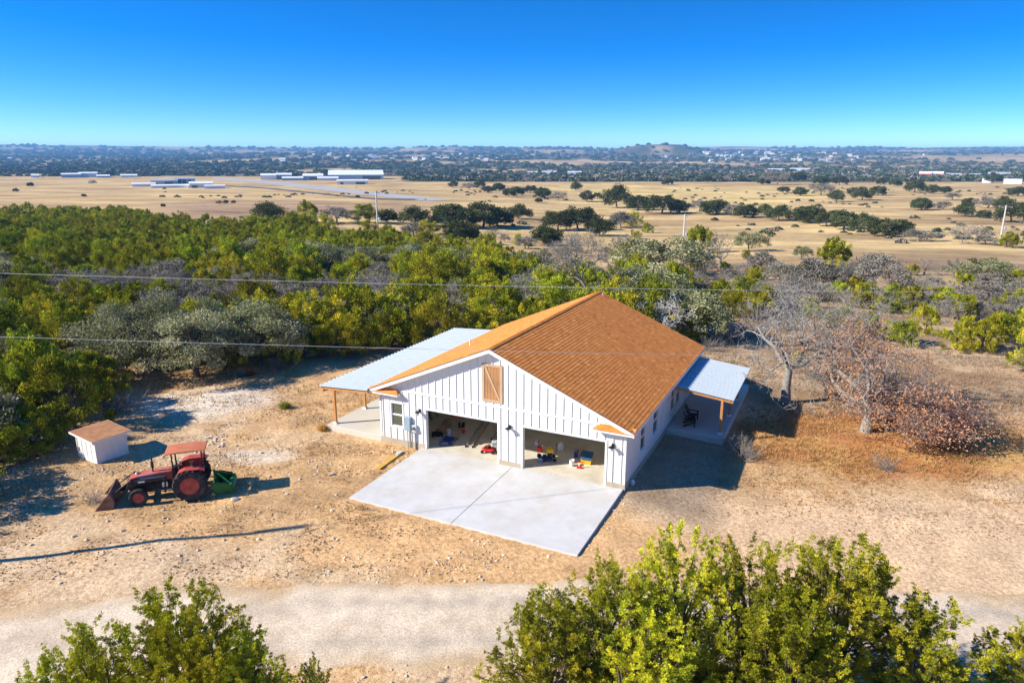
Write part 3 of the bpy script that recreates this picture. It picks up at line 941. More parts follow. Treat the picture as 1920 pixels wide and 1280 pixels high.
def limbs(tips, h, r0, rg, mat_, fork=.22, n=5, maxl=26, name='trunk', lean=(0, 0)):
    mb = MB()
    top = Vector((lean[0], lean[1], h * .62))
    mid = Vector((lean[0] * .4 + rg.normal() * .05 * h, lean[1] * .4 + rg.normal() * .05 * h, h * .3))
    mb.tube([(0, 0, -.35), (0, 0, .0), mid, top], [r0 * 1.45, r0 * 1.1, r0 * .72, r0 * .25], max(n, 6))
    idx = rg.permutation(len(tips))[:maxl]
    for i in idx:
        t = Vector(tips[i])
        k = float(np.clip(t.z / (h * .9) * rg.uniform(.45, .8), .04, .92))
        s = Vector((0, 0, 0)).lerp(mid, k / .48) if k < .48 else mid.lerp(top, (k - .48) / .52)
        m_ = s.lerp(t, .5) + Vector((rg.normal() * .07, rg.normal() * .07, -.05)) * h * .25
        mb.tube([s, m_, t], [r0 * .38 * (1 - k * .5), r0 * .24 * (1 - k * .5), r0 * .07], n, cap=False)
    return mb.mesh(name, mat_)

OD, OL, OY = np.array([.10, .11, .045]), np.array([.30, .305, .15]), np.array([.42, .40, .22])
def oak_mid(seed, h=6.0, w=8.0, nclump=60, nleaf=90, leaf=.30, cols=(OD, OL, OY), fill=1.0):
    rg = np.random.default_rng(seed)
    V, F, Cc, tips = [], [], [], []
    b = 0
    ph = rg.uniform(0, 6.28, 4)
    for i in range(nclump):
        az = rg.uniform(0, 2 * np.pi)
        el = np.arcsin(rg.uniform(-.42, 1))
        lob = 1 + .2 * np.sin(2 * az + ph[0]) + .15 * np.sin(3 * az + ph[1]) + .12 * np.sin(5 * az + ph[2])
        rr = rg.uniform(.62, 1.0)
        c = np.array([np.cos(az) * np.cos(el) * w * .5 * lob * rr, np.sin(az) * np.cos(el) * w * .5 * lob * rr, h * .44 + np.sin(el) * h * (.48 if el > 0 else .40) * rr * rg.uniform(.85, 1.08)])
        cr = w * rg.uniform(.07, .12)
        q = rand_dir(nleaf, rg) * (rg.random(nleaf)[:, None] ** .4) * np.array([1, 1, .62]) * cr * 1.15
        p = c + q
        d = unit(q / cr + np.array([0, 0, .35]) + rand_dir(nleaf, rg) * .9)
        keep = rg.random(nleaf) < fill
        p, d = p[keep], d[keep]; m_ = len(p)
        v, f = leaf_quads(p, d, leaf * rg.uniform(.6, 1.25, m_), leaf * .6 * rg.uniform(.6, 1.25, m_), rg)
        k = rg.random()
        base = cols[0] + (cols[1] - cols[0]) * (.25 + .75 * k)
        if rg.random() < .3: base = cols[1] + (cols[2] - cols[1]) * rg.random()
        cc = base * rg.uniform(.7, 1.3, m_)[:, None]
        V.append(v); F.append(f + b); b += len(v); Cc.append(np.repeat(cc, 4, 0))
        tips.append(c)
    return np.concatenate(V), np.concatenate(F), np.concatenate(Cc), tips
def oak_limbs(tips, h, w, r0, rg, mat_, n=5, maxl=30, stems=1):
    mb = MB()
    forks = []
    for k in range(stems):
        a = rg.uniform(0, 6.28)
        lx, ly = np.cos(a) * w * .08 * stems, np.sin(a) * w * .08 * stems
        f = Vector((lx, ly, h * rg.uniform(.26, .36)))
        o = Vector((lx * .3, ly * .3, 0))
        mb.tube([o + Vector((0, 0, -.35)), o + Vector((0, 0, .05)), o.lerp(f, .55) + Vector((rg.normal() * .1, rg.normal() * .1, 0)), f], [r0 * 1.5, r0 * 1.1, r0 * .9, r0 * .75], 8)
        forks.append(f)
    mains = []
    for k in range(5):
        f = forks[k % stems]
        a = k * 1.257 + rg.uniform(-.4, .4)
        e = Vector((f.x + np.cos(a) * w * .26, f.y + np.sin(a) * w * .26, h * rg.uniform(.5, .72)))
        m_ = f.lerp(e, .5) + Vector((rg.normal() * .15, rg.normal() * .15, h * .04))
        mb.tube([f - Vector((0, 0, .1)), m_, e], [r0 * .55, r0 * .4, r0 * .2], 6, cap=False)
        mains.append((f, m_, e))
    for i in rg.permutation(len(tips))[:maxl]:
        t = Vector(tips[i])
        f, m_, e = min(mains, key=lambda q: (q[2] - t).length)
        s = m_.lerp(e, rg.random())
        k = s.lerp(t, .55) + Vector((rg.normal(), rg.normal(), rg.normal())) * .05 * h
        mb.tube([s, k, t], [r0 * .2, r0 * .12, r0 * .03], n, cap=False)
    return mb.mesh('trunk', mat_)

def bare_mesh(seed, h, w, r0, mat_, levels=5, kids=(4, 4, 4, 3), droop=0.0, gnarl=.35, lean=(0, 0), n0=7, trunk_h=.26, name='branches', twig=.012):
    """leafless tree: returns trunk mesh, branch mesh and twig-tip positions"""
    rg = np.random.default_rng(seed)
    tr, br = MB(), MB(); tips = []
    f = Vector((lean[0] * .5, lean[1] * .5, h * trunk_h))
    k1 = Vector((0, 0, 0)).lerp(f, .5) + Vector((rg.normal() * .08, rg.normal() * .08, 0))
    tr.tube([(0, 0, -.4), (0, 0, .03), k1, f], [r0 * 1.6, r0 * 1.15, r0 * .92, r0 * .8], n0 + 2)
    def grow(p, d, ln, r, lv):
        n = max(3, n0 - lv * 2)
        pts = [p]; dd = d.copy()
        segs = 4 if lv < 2 else (3 if lv < 4 else 2)
        for i in range(segs):
            j = Vector((rg.normal(), rg.normal(), rg.normal())) * gnarl
            dd = (dd + j + Vector((0, 0, .10 - droop * lv * .12))).normalized()
            pts.append(pts[-1] + dd * (ln / segs))
        rs = [max(twig, r * (1 - .62 * i / segs)) for i in range(segs + 1)]
        br.tube(pts, rs, n, cap=False)
        if lv >= levels - 1:
            tips.append((np.array(pts[-1]), np.array(dd))); return
        kn = kids[min(lv, len(kids) - 1)]
        for q in range(kn):
            t = rg.uniform(.35, 1.0) if q else 1.0
            i = min(int(t * segs), segs - 1); fr = t * segs - i
            o = pts[i].lerp(pts[i + 1], fr)
            bd = (pts[i + 1] - pts[i]).normalized()
            sx = Vector((rg.normal(), rg.normal(), rg.normal()))
            sx = (sx - bd * sx.dot(bd)).normalized()
            nd = (bd * .55 + sx * rg.uniform(.5, .95)).normalized()
            grow(o, nd, ln * rg.uniform(.48, .72), max(twig, rs[i] * .62), lv + 1)
    nm = kids[0]
    for k in range(nm):
        a = k * 6.283 / nm + rg.uniform(-.5, .5)
        el = rg.uniform(.35, 1.0)
        d = Vector((np.cos(a) * np.cos(el) * w / h * 1.1, np.sin(a) * np.cos(el) * w / h * 1.1, np.sin(el))).normalized()
        d = (d + Vector((lean[0], lean[1], 0)) / h).normalized()
        grow(f - Vector((0, 0, .08)), d, h * rg.uniform(.36, .46), r0 * rg.uniform(.5, .68), 0)
    return tr.mesh('trunk', mat_), br.mesh(name, mat_), tips

def oak_dome(seed, h, w, nclump=70, nleaf=75, leaf=.4):
    """dense crown that comes down almost to the ground"""
    rg = np.random.default_rng(seed)
    V, F, Cc, tips = [], [], [], []; b = 0; ph = rg.uniform(0, 6.28, 3)
    for i in range(nclump):
        az = rg.uniform(0, 2 * np.pi); el = np.arcsin(rg.uniform(-.45, 1))
        lob = 1 + .16 * np.sin(2 * az + ph[0]) + .14 * np.sin(3 * az + ph[1])
        rr = rg.uniform(.6, 1.0)
        c = np.array([np.cos(az) * np.cos(el) * w * .44 * lob * rr, np.sin(az) * np.cos(el) * w * .44 * lob * rr, h * .42 + np.sin(el) * h * (.48 if el > 0 else .62) * rr])
        cr = w * rg.uniform(.085, .13)
        q = rand_dir(nleaf, rg) * (rg.random(nleaf)[:, None] ** .4) * np.array([1, 1, .75]) * cr * 1.2
        d = unit(q / cr + np.array([0, 0, .35]) + rand_dir(nleaf, rg) * .8)
        v, f = leaf_quads(c + q, d, leaf * rg.uniform(.6, 1.25, nleaf), leaf * .65 * rg.uniform(.6, 1.25, nleaf), rg)
        base = np.array([.05, .062, .02]) + (np.array([.135, .15, .055]) - np.array([.05, .062, .02])) * rg.random()
        V.append(v); F.append(f + b); b += len(v); Cc.append(np.repeat(base * rg.uniform(.7, 1.3, nleaf)[:, None], 4, 0)); tips.append(c)
    return np.concatenate(V), np.concatenate(F), np.concatenate(Cc), tips
# ---- prototypes (meshes shared by the copies)
JUN = []
for i in range(8):
    h, w = [(4.8, 5.0), (4.3, 5.4), (5.4, 5.0), (3.8, 4.6), (5.0, 5.8), (3.2, 4.0), (5.2, 4.4), (4.4, 6.0)][i]
    V, F, Cc, tips = juniper_mid(100 + i, h, w, 76, 115, .205)
    JUN.append((np_mesh('crown', V, F, M_jun, Cc), limbs(tips, h, .13, np.random.default_rng(i), M_bark), h, w))
OAK = []
for i in range(6):
    h, w = [(6.0, 8.5), (5.2, 7.2), (6.6, 9.0), (5.0, 6.0), (5.8, 7.6), (4.6, 6.4)][i]
    V, F, Cc, tips = oak_mid(200 + i, h, w, 75, 85, .30)
    OAK.append((np_mesh('crown', V, F, M_oak, Cc), oak_limbs(tips, h, w, .22, np.random.default_rng(30 + i), M_bark, stems=1 + i % 2), h, w))
DOM = []
for i in range(5):
    h, w = [(6.0, 8.5), (5.6, 7.2), (6.4, 8.0), (5.2, 6.4), (5.8, 9.0)][i]
    V, F, Cc, tips = oak_dome(230 + i, h, w)
    DOM.append((np_mesh('crown', V, F, M_oak, Cc), oak_limbs(tips, h, w, .2, np.random.default_rng(40 + i), M_bark, maxl=16), h, w))
GRY = []          # grey, thin-leaved, lichen-hung oaks and brush
for i in range(4):
    h, w = [(5.6, 7.2), (4.8, 6.6), (5.2, 6.0), (3.6, 5.2)][i]
    V, F, Cc, tips = oak_mid(260 + i, h, w, 70, 70, .26, (np.array([.17, .15, .115]), np.array([.27, .25, .20]), np.array([.33, .31, .25])), .8)
    GRY.append((np_mesh('crown', V, F, M_oak, Cc), oak_limbs(tips, h, w, .2, np.random.default_rng(60 + i), M_barkg, maxl=70), h, w))
BARE = []
for i in range(4):
    h, w = [(5.5, 6.0), (4.5, 5.5), (5.0, 5.0), (3.6, 4.8)][i]
    t_, b_, tips = bare_mesh(300 + i, h, w, .15, M_barkg, 5, (5, 3, 3, 3), twig=.014)
    BARE.append((b_, t_, h, w))
BRSH = []         # leafless brush: many thin stems from the ground
for i in range(3):
    rg = np.random.default_rng(350 + i); mb = MB()
    for k in range(46):
        a = rg.uniform(0, 6.28); e = rg.uniform(.5, 1.35); ln = rg.uniform(.8, 1.9)
        p = Vector((rg.normal() * .35, rg.normal() * .35, -.05)); d = Vector((np.cos(a) * np.cos(e), np.sin(a) * np.cos(e), np.sin(e)))
        q = p + d * ln * .55 + Vector((rg.normal(), rg.normal(), 0)) * .1; r = p + d * ln + Vector((rg.normal(), rg.normal(), rg.normal())) * .18
        mb.tube([p, q, r], [.016, .012, .006], 3, cap=False)
        for z in range(4):
            s = q.lerp(r, rg.random()); mb.tube([s, s + (d + Vector((rg.normal(), rg.normal(), rg.normal())) * .7).normalized() * rg.uniform(.25, .6)], [.009, .005], 3, cap=False)
    BRSH.append(mb.mesh('brush', M_barkg))

def where(x, y):
    u, v, _ = project(x, y, terrain(x, y, False)); u, v = float(u), float(v)
    a = 'by the left edge' if u < 160 else 'left of centre' if u < 480 else 'behind the metal porch roof' if u < 760 else 'behind the roof ridge' if u < 1060 else 'right behind the house'
    b = 'front rows' if v > 600 else 'middle rows' if v > 510 else 'back rows' if v > 450 else 'farthest rows'
    return b, a
def put(proto, kind, label, cat, group, x, y, sx, sz=None, crown='crown', rz=None, parts=True):
    sz = sz or sx
    e = empty(kind, (x, y, gz(x, y) - .03), rnd.uniform(0, 6.28) if rz is None else rz)
    tag(e, label, cat, group)
    link('trunk', proto[1], e, sc=(sx, sx, sz)); link(crown, proto[0], e, sc=(sx, sx, sz))
    return e

# ---- thicket of juniper, oak and brush behind the clearing
FOREST = [(-320, 392), (0, 396), (150, 398), (260, 408), (300, 424), (420, 430), (560, 422), (640, 446), (720, 458), (900, 486), (1050, 524), (1290, 556), (1330, 600),
          (1300, 640), (1180, 655), (920, 655), (800, 650), (640, 655), (560, 664), (420, 668), (300, 676), (205, 700), (170, 760), (60, 800), (-40, 830), (-330, 850)]
pts = []
for k in range(60000):
    y = 40 + 285 * rnd.random() ** .8
    x = rnd.uniform(-.95 * y - 5, .32 * y)
    pts.append((x, y))
pts = np.array(pts)
fu, fv2, _ = project(pts[:, 0], pts[:, 1], terrain(pts[:, 0], pts[:, 1], False))
pts = pts[inpoly(fu, fv2, FOREST)]
cell = {}; acc = []
for x, y in pts:
    md = 2.7 + .004 * y + (rnd.random() ** 2) * 1.9
    ci, cj = int(x // 5), int(y // 5)
    if any((x - a) ** 2 + (y - b) ** 2 < md * md for i in (-1, 0, 1) for j in (-1, 0, 1) for a, b in cell.get((ci + i, cj + j), ())): continue
    if float(fbm(np.array([x / 9.]), np.array([y / 9.]), 2, 55)[0]) < .27: continue
    # keep the big oaks by the clearing free
    if min(math.hypot(x + 30.2, y - 56.8) - 4.2, math.hypot(x + 27.0, y - 57.5) - 3.4) < 0 and y < 62: continue
    cell.setdefault((ci, cj), []).append((x, y)); acc.append((x, y))
acc.sort(key=lambda p: math.hypot(p[0], p[1]))
th_pts = []; nj = no = nb = 0
for x, y in acc:
    q = float(fbm(np.array([x / 26.]), np.array([y / 26.]), 3, 88)[0]) + rnd.uniform(-.16, .16)
    sc = rnd.uniform(.6, 1.0) if rnd.random() < .6 else rnd.uniform(.95, 1.3)
    if q > .585 and no < 150:
        pr = rnd.choice(OAK); no += 1
        put(pr, 'live_oak_tree', 'grey-green live oak in the %s of the thicket, %s' % where(x, y), 'tree', 'live oaks in the thicket', x, y, sc * .78)
    elif q < .35 and nb < 75:
        nb += 1
        if rnd.random() < .6: put(rnd.choice(GRY), 'grey_oak_tree', 'grey thin-leaved tree in the %s of the thicket, %s' % where(x, y), 'tree', 'grey trees in the thicket', x, y, sc * .72)
        else: put(rnd.choice(BARE), 'bare_tree', 'leafless grey tree in the %s of the thicket, %s' % where(x, y), 'tree', 'bare trees in the thicket', x, y, sc * .95, crown='branches')
    elif nj < 300 and (nj < 60 or rnd.random() < .75):
        nj += 1
        put(rnd.choice(JUN), 'juniper_tree', 'olive-green juniper in the %s of the thicket, %s' % where(x, y), 'tree', 'junipers in the thicket', x, y, sc, sc * rnd.uniform(.85, 1.1))
    else:
        th_pts.append((x, y, sc))
# the rest of the thicket reads as one mass
def scatter(name, protos, P3, scl, label, rotz=None):
    pc = bpy.data.collections.new(name + '_kinds')
    for i, me in enumerate(protos):
        pc.objects.link(bpy.data.objects.new('%s_kind' % name, me))
    me = bpy.data.meshes.new(name)
    me.from_pydata([tuple(p) for p in P3], [], [])
    a = me.attributes.new('scl', 'FLOAT', 'POINT'); a.data.foreach_set('value', np.asarray(scl, np.float32))
    a = me.attributes.new('rot', 'FLOAT_VECTOR', 'POINT')
    rr = np.zeros((len(P3), 3), np.float32); rr[:, 2] = RNG.uniform(0, 6.28, len(P3)); a.data.foreach_set('vector', rr.ravel())
    a = me.attributes.new('idx', 'INT', 'POINT'); a.data.foreach_set('value', RNG.integers(0, len(protos), len(P3)).astype(np.int32))
    o = link(name, me)
    ng = bpy.data.node_groups.new(name, 'GeometryNodeTree')
    ng.interface.new_socket('Geometry', in_out='INPUT', socket_type='NodeSocketGeometry')
    ng.interface.new_socket('Geometry', in_out='OUTPUT', socket_type='NodeSocketGeometry')
    gi, go = ng.nodes.new('NodeGroupInput'), ng.nodes.new('NodeGroupOutput')
    ip = ng.nodes.new('GeometryNodeInstanceOnPoints'); ci = ng.nodes.new('GeometryNodeCollectionInfo')
    ci.inputs['Collection'].default_value = pc; ci.inputs['Separate Children'].default_value = True; ci.inputs['Reset Children'].default_value = True
    def attr(nm, tp):
        n_ = ng.nodes.new('GeometryNodeInputNamedAttribute'); n_.data_type = tp; n_.inputs['Name'].default_value = nm
        return [s for s in n_.outputs if s.enabled and s.name == 'Attribute'][0]
    L_ = ng.links.new
    L_(gi.outputs[0], ip.inputs['Points']); L_(ci.outputs[0], ip.inputs['Instance']); ip.inputs['Pick Instance'].default_value = True
    L_(attr('idx', 'INT'), ip.inputs['Instance Index']); L_(attr('rot', 'FLOAT_VECTOR'), ip.inputs['Rotation']); L_(attr('scl', 'FLOAT'), ip.inputs['Scale'])
    L_(ip.outputs[0], go.inputs[0])
    md = o.modifiers.new('scatter', 'NODES'); md.node_group = ng
    return tag(o, label, 'thicket', None, 'stuff')
if th_pts:
    tp = np.array(th_pts); zz = mesh_z(tp[:, 0], tp[:, 1]) - .05
    kinds = [j[0] for j in JUN]
    scatter('juniper_thicket', kinds, np.stack([tp[:, 0], tp[:, 1], zz], 1), tp[:, 2], 'far part of the olive-green juniper thicket, one leafy mass')
print('trees', nj, no, nb, len(th_pts))
#@@
# ================================================================== trees that stand out
def proto_at(pr, kind, label, group, u, v, wpx, hpx=None, crown='crown', cat='tree'):
    """a copy of a prototype whose foot stands at picture point (u, v)"""
    p = P(u, v); k = ppm(p)
    sx = wpx / k / pr[3]; sz = (hpx / k / pr[2]) if hpx else sx
    return put(pr, kind, label, cat, group, p.x, p.y, sx, sz, crown)
SAV = [  # foot u, v, width px, kind (o oak, j juniper, g grey, b bare), height px
 (505, 415, 62, 'o'), (578, 418, 58, 'j'), (632, 417, 52, 'g'), (690, 417, 56, 'j'), (727, 417, 42, 'o'), (775, 422, 60, 'o'), (842, 425, 80, 'o'), (905, 426, 80, 'o'), (935, 424, 60, 'o'),
 (775, 442, 44, 'g'), (805, 450, 52, 'j'), (862, 454, 76, 'o'), (975, 410, 46, 'o'), (1022, 460, 66, 'o'), (1045, 432, 66, 'o'), (1085, 430, 76, 'o'), (1122, 442, 60, 'o'), (1165, 427, 52, 'g'),
 (1185, 424, 38, 'j'), (1215, 437, 28, 'j'), (1187, 448, 24, 'j'), (985, 466, 42, 'g'), (930, 445, 40, 'b')]
for u, v, w_, k in SAV:
    if k == 'o': proto_at(rnd.choice(DOM), 'live_oak_tree', 'dark live oak on the tan slope beyond the thicket, %s' % ('left of the power pole' if u < 700 else 'just right of the power pole' if u < 880 else 'middle of the slope' if u < 1010 else 'above the roof ridge'), 'live oaks beyond the thicket', u, v, w_, w_ * .62)
    if k == 'j': proto_at(rnd.choice(JUN), 'juniper_tree', 'rounded dark juniper on the tan slope just beyond the thicket', 'junipers beyond the thicket', u, v, w_, w_ * .72)
    if k == 'g': proto_at(rnd.choice(GRY), 'grey_oak_tree', 'grey half-bare oak on the tan slope just beyond the thicket', 'grey oaks beyond the thicket', u, v, w_, w_ * .65)
    if k == 'b': proto_at(rnd.choice(BARE), 'bare_tree', 'small flat-topped leafless tree on bare earth beyond the thicket', None, u, v, w_, w_ * .5, 'branches')
ROW1 = [(1158, 390, 60, 44), (1196, 394, 52, 32), (1240, 400, 66, 38), (1272, 400, 40, 28), (1310, 397, 44, 26), (1342, 402, 58, 32), (1372, 404, 38, 24), (1398, 408, 48, 26), (1434, 404, 34, 22)]
ROW2 = [(1462, 414, 54, 30), (1517, 417, 62, 36), (1550, 424, 52, 34), (1580, 430, 60, 38), (1620, 435, 58, 36), (1660, 443, 66, 38), (1690, 440, 40, 32), (1722, 452, 62, 24)]
for i, (u, v, w_, h_) in enumerate(ROW1):
    proto_at((GRY if i in (4, 6) else DOM)[i % 4], 'live_oak_tree', 'live oak of the dark tree row crossing the middle of the tan pasture', 'left part of the oak row in the pasture', u, v, w_, h_)
for i, (u, v, w_, h_) in enumerate(ROW2):
    proto_at((GRY if i == 7 else DOM)[i % 4], 'live_oak_tree', 'live oak of the dark tree row ending in the right pasture', 'right part of the oak row in the pasture', u, v, w_, h_)
FAR = [(1080, 357, 26), (970, 366, 30), (995, 362, 26), (1018, 371, 34), (1046, 376, 30), (1100, 378, 34), (1252, 347, 24), (1296, 339, 20), (1325, 341, 22), (1360, 341, 18), (1390, 341, 20), (1430, 346, 26),
 (1715, 361, 42), (1727, 394, 40), (1767, 393, 30), (1807, 406, 42), (1845, 409, 28), (1897, 417, 70), (1815, 387, 28), (1850, 390, 38), (1615, 375, 40), (1647, 366, 32), (1600, 367, 28), (1500, 367, 28), (1540, 366, 42),
 (1567, 378, 36), (1537, 347, 32), (1575, 347, 30), (1497, 340, 30), (1455, 347, 46), (1652, 347, 22), (1677, 349, 26), (1747, 363, 30), (1772, 362, 22), (1772, 343, 16), (1862, 343, 32), (1907, 368, 34), (1470, 362, 22),
 (306, 388, 11), (412, 383, 13), (424, 382, 12), (438, 381, 10), (900, 352, 22), (935, 358, 26), (880, 356, 24), (850, 352, 22), (955, 368, 28), (915, 362, 24), (57, 350, 14), (175, 346, 14), (30, 360, 12), (157, 369, 10), (1120, 372, 20), (1010, 380, 16), (1785, 375, 26), (1880, 392, 40)]
for i, (u, v, w_) in enumerate(FAR):
    k = i % 5
    pr = GRY[i % 4] if k == 4 else DOM[i % 5]
    proto_at(pr, 'pasture_tree', 'lone dark tree dotting the far dry pasture, %s' % ('left of the runway' if u < 600 else 'right of the runway end' if u < 1110 else 'above the tree row' if u < 1440 else 'beyond the right end of the tree row' if u < 1700 else 'near the right edge'), 'scattered trees in the far pasture', u, v, w_, w_ * .62)
# nearer savanna to the right of the thicket
NEARR = [
 ('o', 1242, 520, 178, 84, 'broad grey-green oak standing just behind the right side of the roof'),
 ('b', 1350, 502, 76, 70, 'tall leafless grey tree with low side limb at the pasture edge'),
 ('j', 1312, 476, 58, 52, 'olive tree with bare tips left of the leafless tree by the power pole'),
 ('o', 1405, 472, 62, 42, 'small open-crowned oak at the near edge of the tan pasture'),
 ('b', 1177, 474, 62, 40, 'low leafless tree on rusty earth behind the thicket'),
 ('j', 1567, 496, 66, 52, 'rounded yellow-green juniper at the near edge of the pasture'),
 ('g', 1636, 542, 104, 76, 'pale grey lichen-covered oak, the largest grey one at right'),
 ('g', 1524, 538, 78, 62, 'grey-green scrub oak left of the pale lichen-covered oak'),
 ('g', 1572, 540, 60, 54, 'thin grey oak leaning against the pale lichen-covered oak'),
 ('o', 1503, 486, 34, 28, 'tiny dark oak at the pasture edge left of the yellow-green juniper'),
 ('o', 1845, 534, 118, 58, 'spreading olive-green oak alone near the right edge'),
 ('g', 1872, 574, 128, 62, 'wide grey bare-looking oak at the right edge below the spreading oak'),
 ('b', 1733, 514, 60, 36, 'low leafless tree between the pale grey oak and the spreading oak'),
 ('b', 1802, 457, 52, 44, 'leafless oak standing alone in the pasture by the right power pole'),
 ('b', 1832, 452, 44, 34, 'smaller leafless oak beside the right power pole'),
 ('j', 1888, 464, 42, 28, 'dark juniper right of the power pole in the pasture'),
 ('g', 1850, 458, 50, 18, 'low grey brush at the foot of the right power pole'),
 ('g', 1462, 530, 70, 44, 'dull grey-green scrub tree behind the leafless yard oak'),
 ('g', 1425, 505, 54, 38, 'small grey scrub tree left of the scrub oak pair'),
 ('o', 1700, 575, 50, 22, 'low dark green shrub mass below the pale grey oak'),
 ('j', 1660, 580, 60, 26, 'bright low juniper in front of the pale grey oak'),
 ('j', 1735, 620, 62, 58, 'upright juniper left of the long juniper hedge at right'),
 ('j', 1430, 588, 66, 56, 'leafy juniper immediately left behind the leafless yard oak'),
 ('j', 1378, 592, 62, 56, 'dark juniper behind the far end of the right porch'),
 ('j', 1350, 560, 50, 40, 'small juniper between roof end and scrub trees'),
 ('j', 1792, 648, 70, 62, 'olive juniper at the left end of the hedge-like row at right'),
 ('j', 1842, 650, 76, 72, 'tall olive juniper in the hedge-like row at right'),
 ('j', 1885, 640, 80, 70, 'broad olive juniper near the right end of the hedge-like row'),
 ('j', 1932, 690, 90, 84, 'yellow-green juniper cut by the right edge of the picture'),
 ('j', 1620, 628, 62, 50, 'short juniper behind the brown-leaved oak'),
 ('j', 1570, 608, 58, 44, 'short juniper right behind the leafless yard oak'),
 ('j', 1690, 640, 66, 56, 'juniper behind the bare top of the brown-leaved oak'),
 ('j', 1280, 640, 84, 78, 'dark rounded juniper right of the bleached fallen tree'),
 ('j', 1520, 590, 44, 30, 'small juniper bush between grey scrub trees'),
 ('g', 1500, 560, 66, 40, 'grey brushy oak beyond the leafless yard oak'),
 ('g', 1790, 590, 84, 44, 'grey brushy oak above the hedge-like juniper row'),
 ('g', 1920, 540, 80, 50, 'grey scrub tree cut by the right edge'),
]
for k, u, v, w_, h_, lab in NEARR:
    if k == 'o': proto_at(rnd.choice(OAK), 'live_oak_tree', lab, None, u, v, w_, h_)
    if k == 'j': proto_at(rnd.choice(JUN), 'juniper_tree', lab, None, u, v, w_, h_)
    if k == 'g': proto_at(rnd.choice(GRY), 'grey_oak_tree', lab, None, u, v, w_, h_)
    if k == 'b': proto_at(rnd.choice(BARE), 'bare_tree', lab, None, u, v, w_, h_, 'branches')
# scrub between the clearing and the pasture
SCP = [(1330, 640), (1300, 560), (1180, 500), (1000, 470), (760, 452), (760, 440), (1000, 452), (1200, 462), (1300, 478), (1450, 492), (1700, 512), (1960, 530), (1960, 650), (1850, 600), (1600, 575), (1500, 600), (1400, 600)]
k = 0
while k < 150:
    u, v = rnd.uniform(760, 1960), rnd.uniform(440, 640)
    if not inpoly(np.array([u]), np.array([v]), SCP)[0]: continue
    k += 1
    p = P(u, v); q = rnd.random()
    pl = 'on the slope left of the broad oak' if u < 1180 else 'behind the right end of the roof' if u < 1400 else 'behind the leafless yard oak' if u < 1620 else 'in the grey scrub belt at right' if u < 1790 else 'by the right edge'
    if q < .26: put(rnd.choice(GRY), 'grey_scrub_tree', 'low grey scrub tree %s' % pl, 'shrub', 'grey scrub before the pasture', p.x, p.y, rnd.uniform(.35, .75), rnd.uniform(.35, .7))
    elif q < .66: put(rnd.choice(JUN), 'juniper_bush', 'small olive juniper bush %s' % pl, 'shrub', 'juniper bushes before the pasture', p.x, p.y, rnd.uniform(.35, .8))
    elif q < .74: put(rnd.choice(BARE), 'bare_tree', 'small leafless tree %s' % pl, 'tree', 'small bare trees before the pasture', p.x, p.y, rnd.uniform(.5, .9), None, 'branches')
    else:
        s = rnd.uniform(.9, 1.8)
        o = link('leafless_brush', BRSH[k % 3], None, (p.x, p.y, gz(p.x, p.y)), (0, 0, rnd.uniform(0, 6)), (s * 1.4, s * 1.4, s)); tag(o, 'grey leafless thorn brush %s' % pl, 'brush', 'thorn brush before the pasture')
# left edge of the clearing
LEFT = [('j', 186, 735, 90, 80, 'olive juniper just left of the forked live oak'), ('j', 238, 690, 84, 76, 'juniper tucked behind the left side of the forked live oak'), ('j', 335, 672, 80, 96, 'tall juniper rising between the two trunked oaks'), ('j', 425, 684, 70, 72, 'juniper between the stout-trunked oak and the next one'), ('j', 520, 680, 76, 84, 'bright juniper right of the grey-green oaks at the clearing edge'), ('j', 60, 770, 130, 120, 'wide juniper left of the pale earth patch'),
        ('j', 140, 800, 170, 140, 'big olive juniper behind the small white shed'), ('j', 30, 790, 140, 130, 'juniper at the left edge beyond the small white shed'),
        ('j', 196, 762, 90, 84, 'juniper whose crown overhangs the pale earth patch'), ('o', -40, 850, 190, 150, 'dark oak cut by the left edge beside the small shed'),
        ('j', 20, 860, 120, 80, 'low dark juniper left of the small white shed'), ('j', 86, 836, 110, 90, 'dark juniper bush just left behind the small shed'),
        ('j', 610, 664, 66, 72, 'upright bright juniper at the clearing edge left of the metal roof'), ('j', 665, 662, 70, 66, 'bright juniper just behind the metal porch roof'),
        ('j', 566, 666, 56, 64, 'slender juniper at the clearing edge among the oaks'), ('j', 735, 648, 80, 70, 'juniper behind the middle of the metal porch roof'),
        ('j', -150, 930, 200, 170, 'juniper beyond the left edge that shades the weeds'), ('j', -70, 960, 150, 110, 'low juniper beyond the left edge near the road')]
for k, u, v, w_, h_, lab in LEFT:
    pr = rnd.choice(OAK if k == 'o' else JUN)
    proto_at(pr, 'live_oak_tree' if k == 'o' else 'juniper_tree', lab, None, u, v, w_, h_)
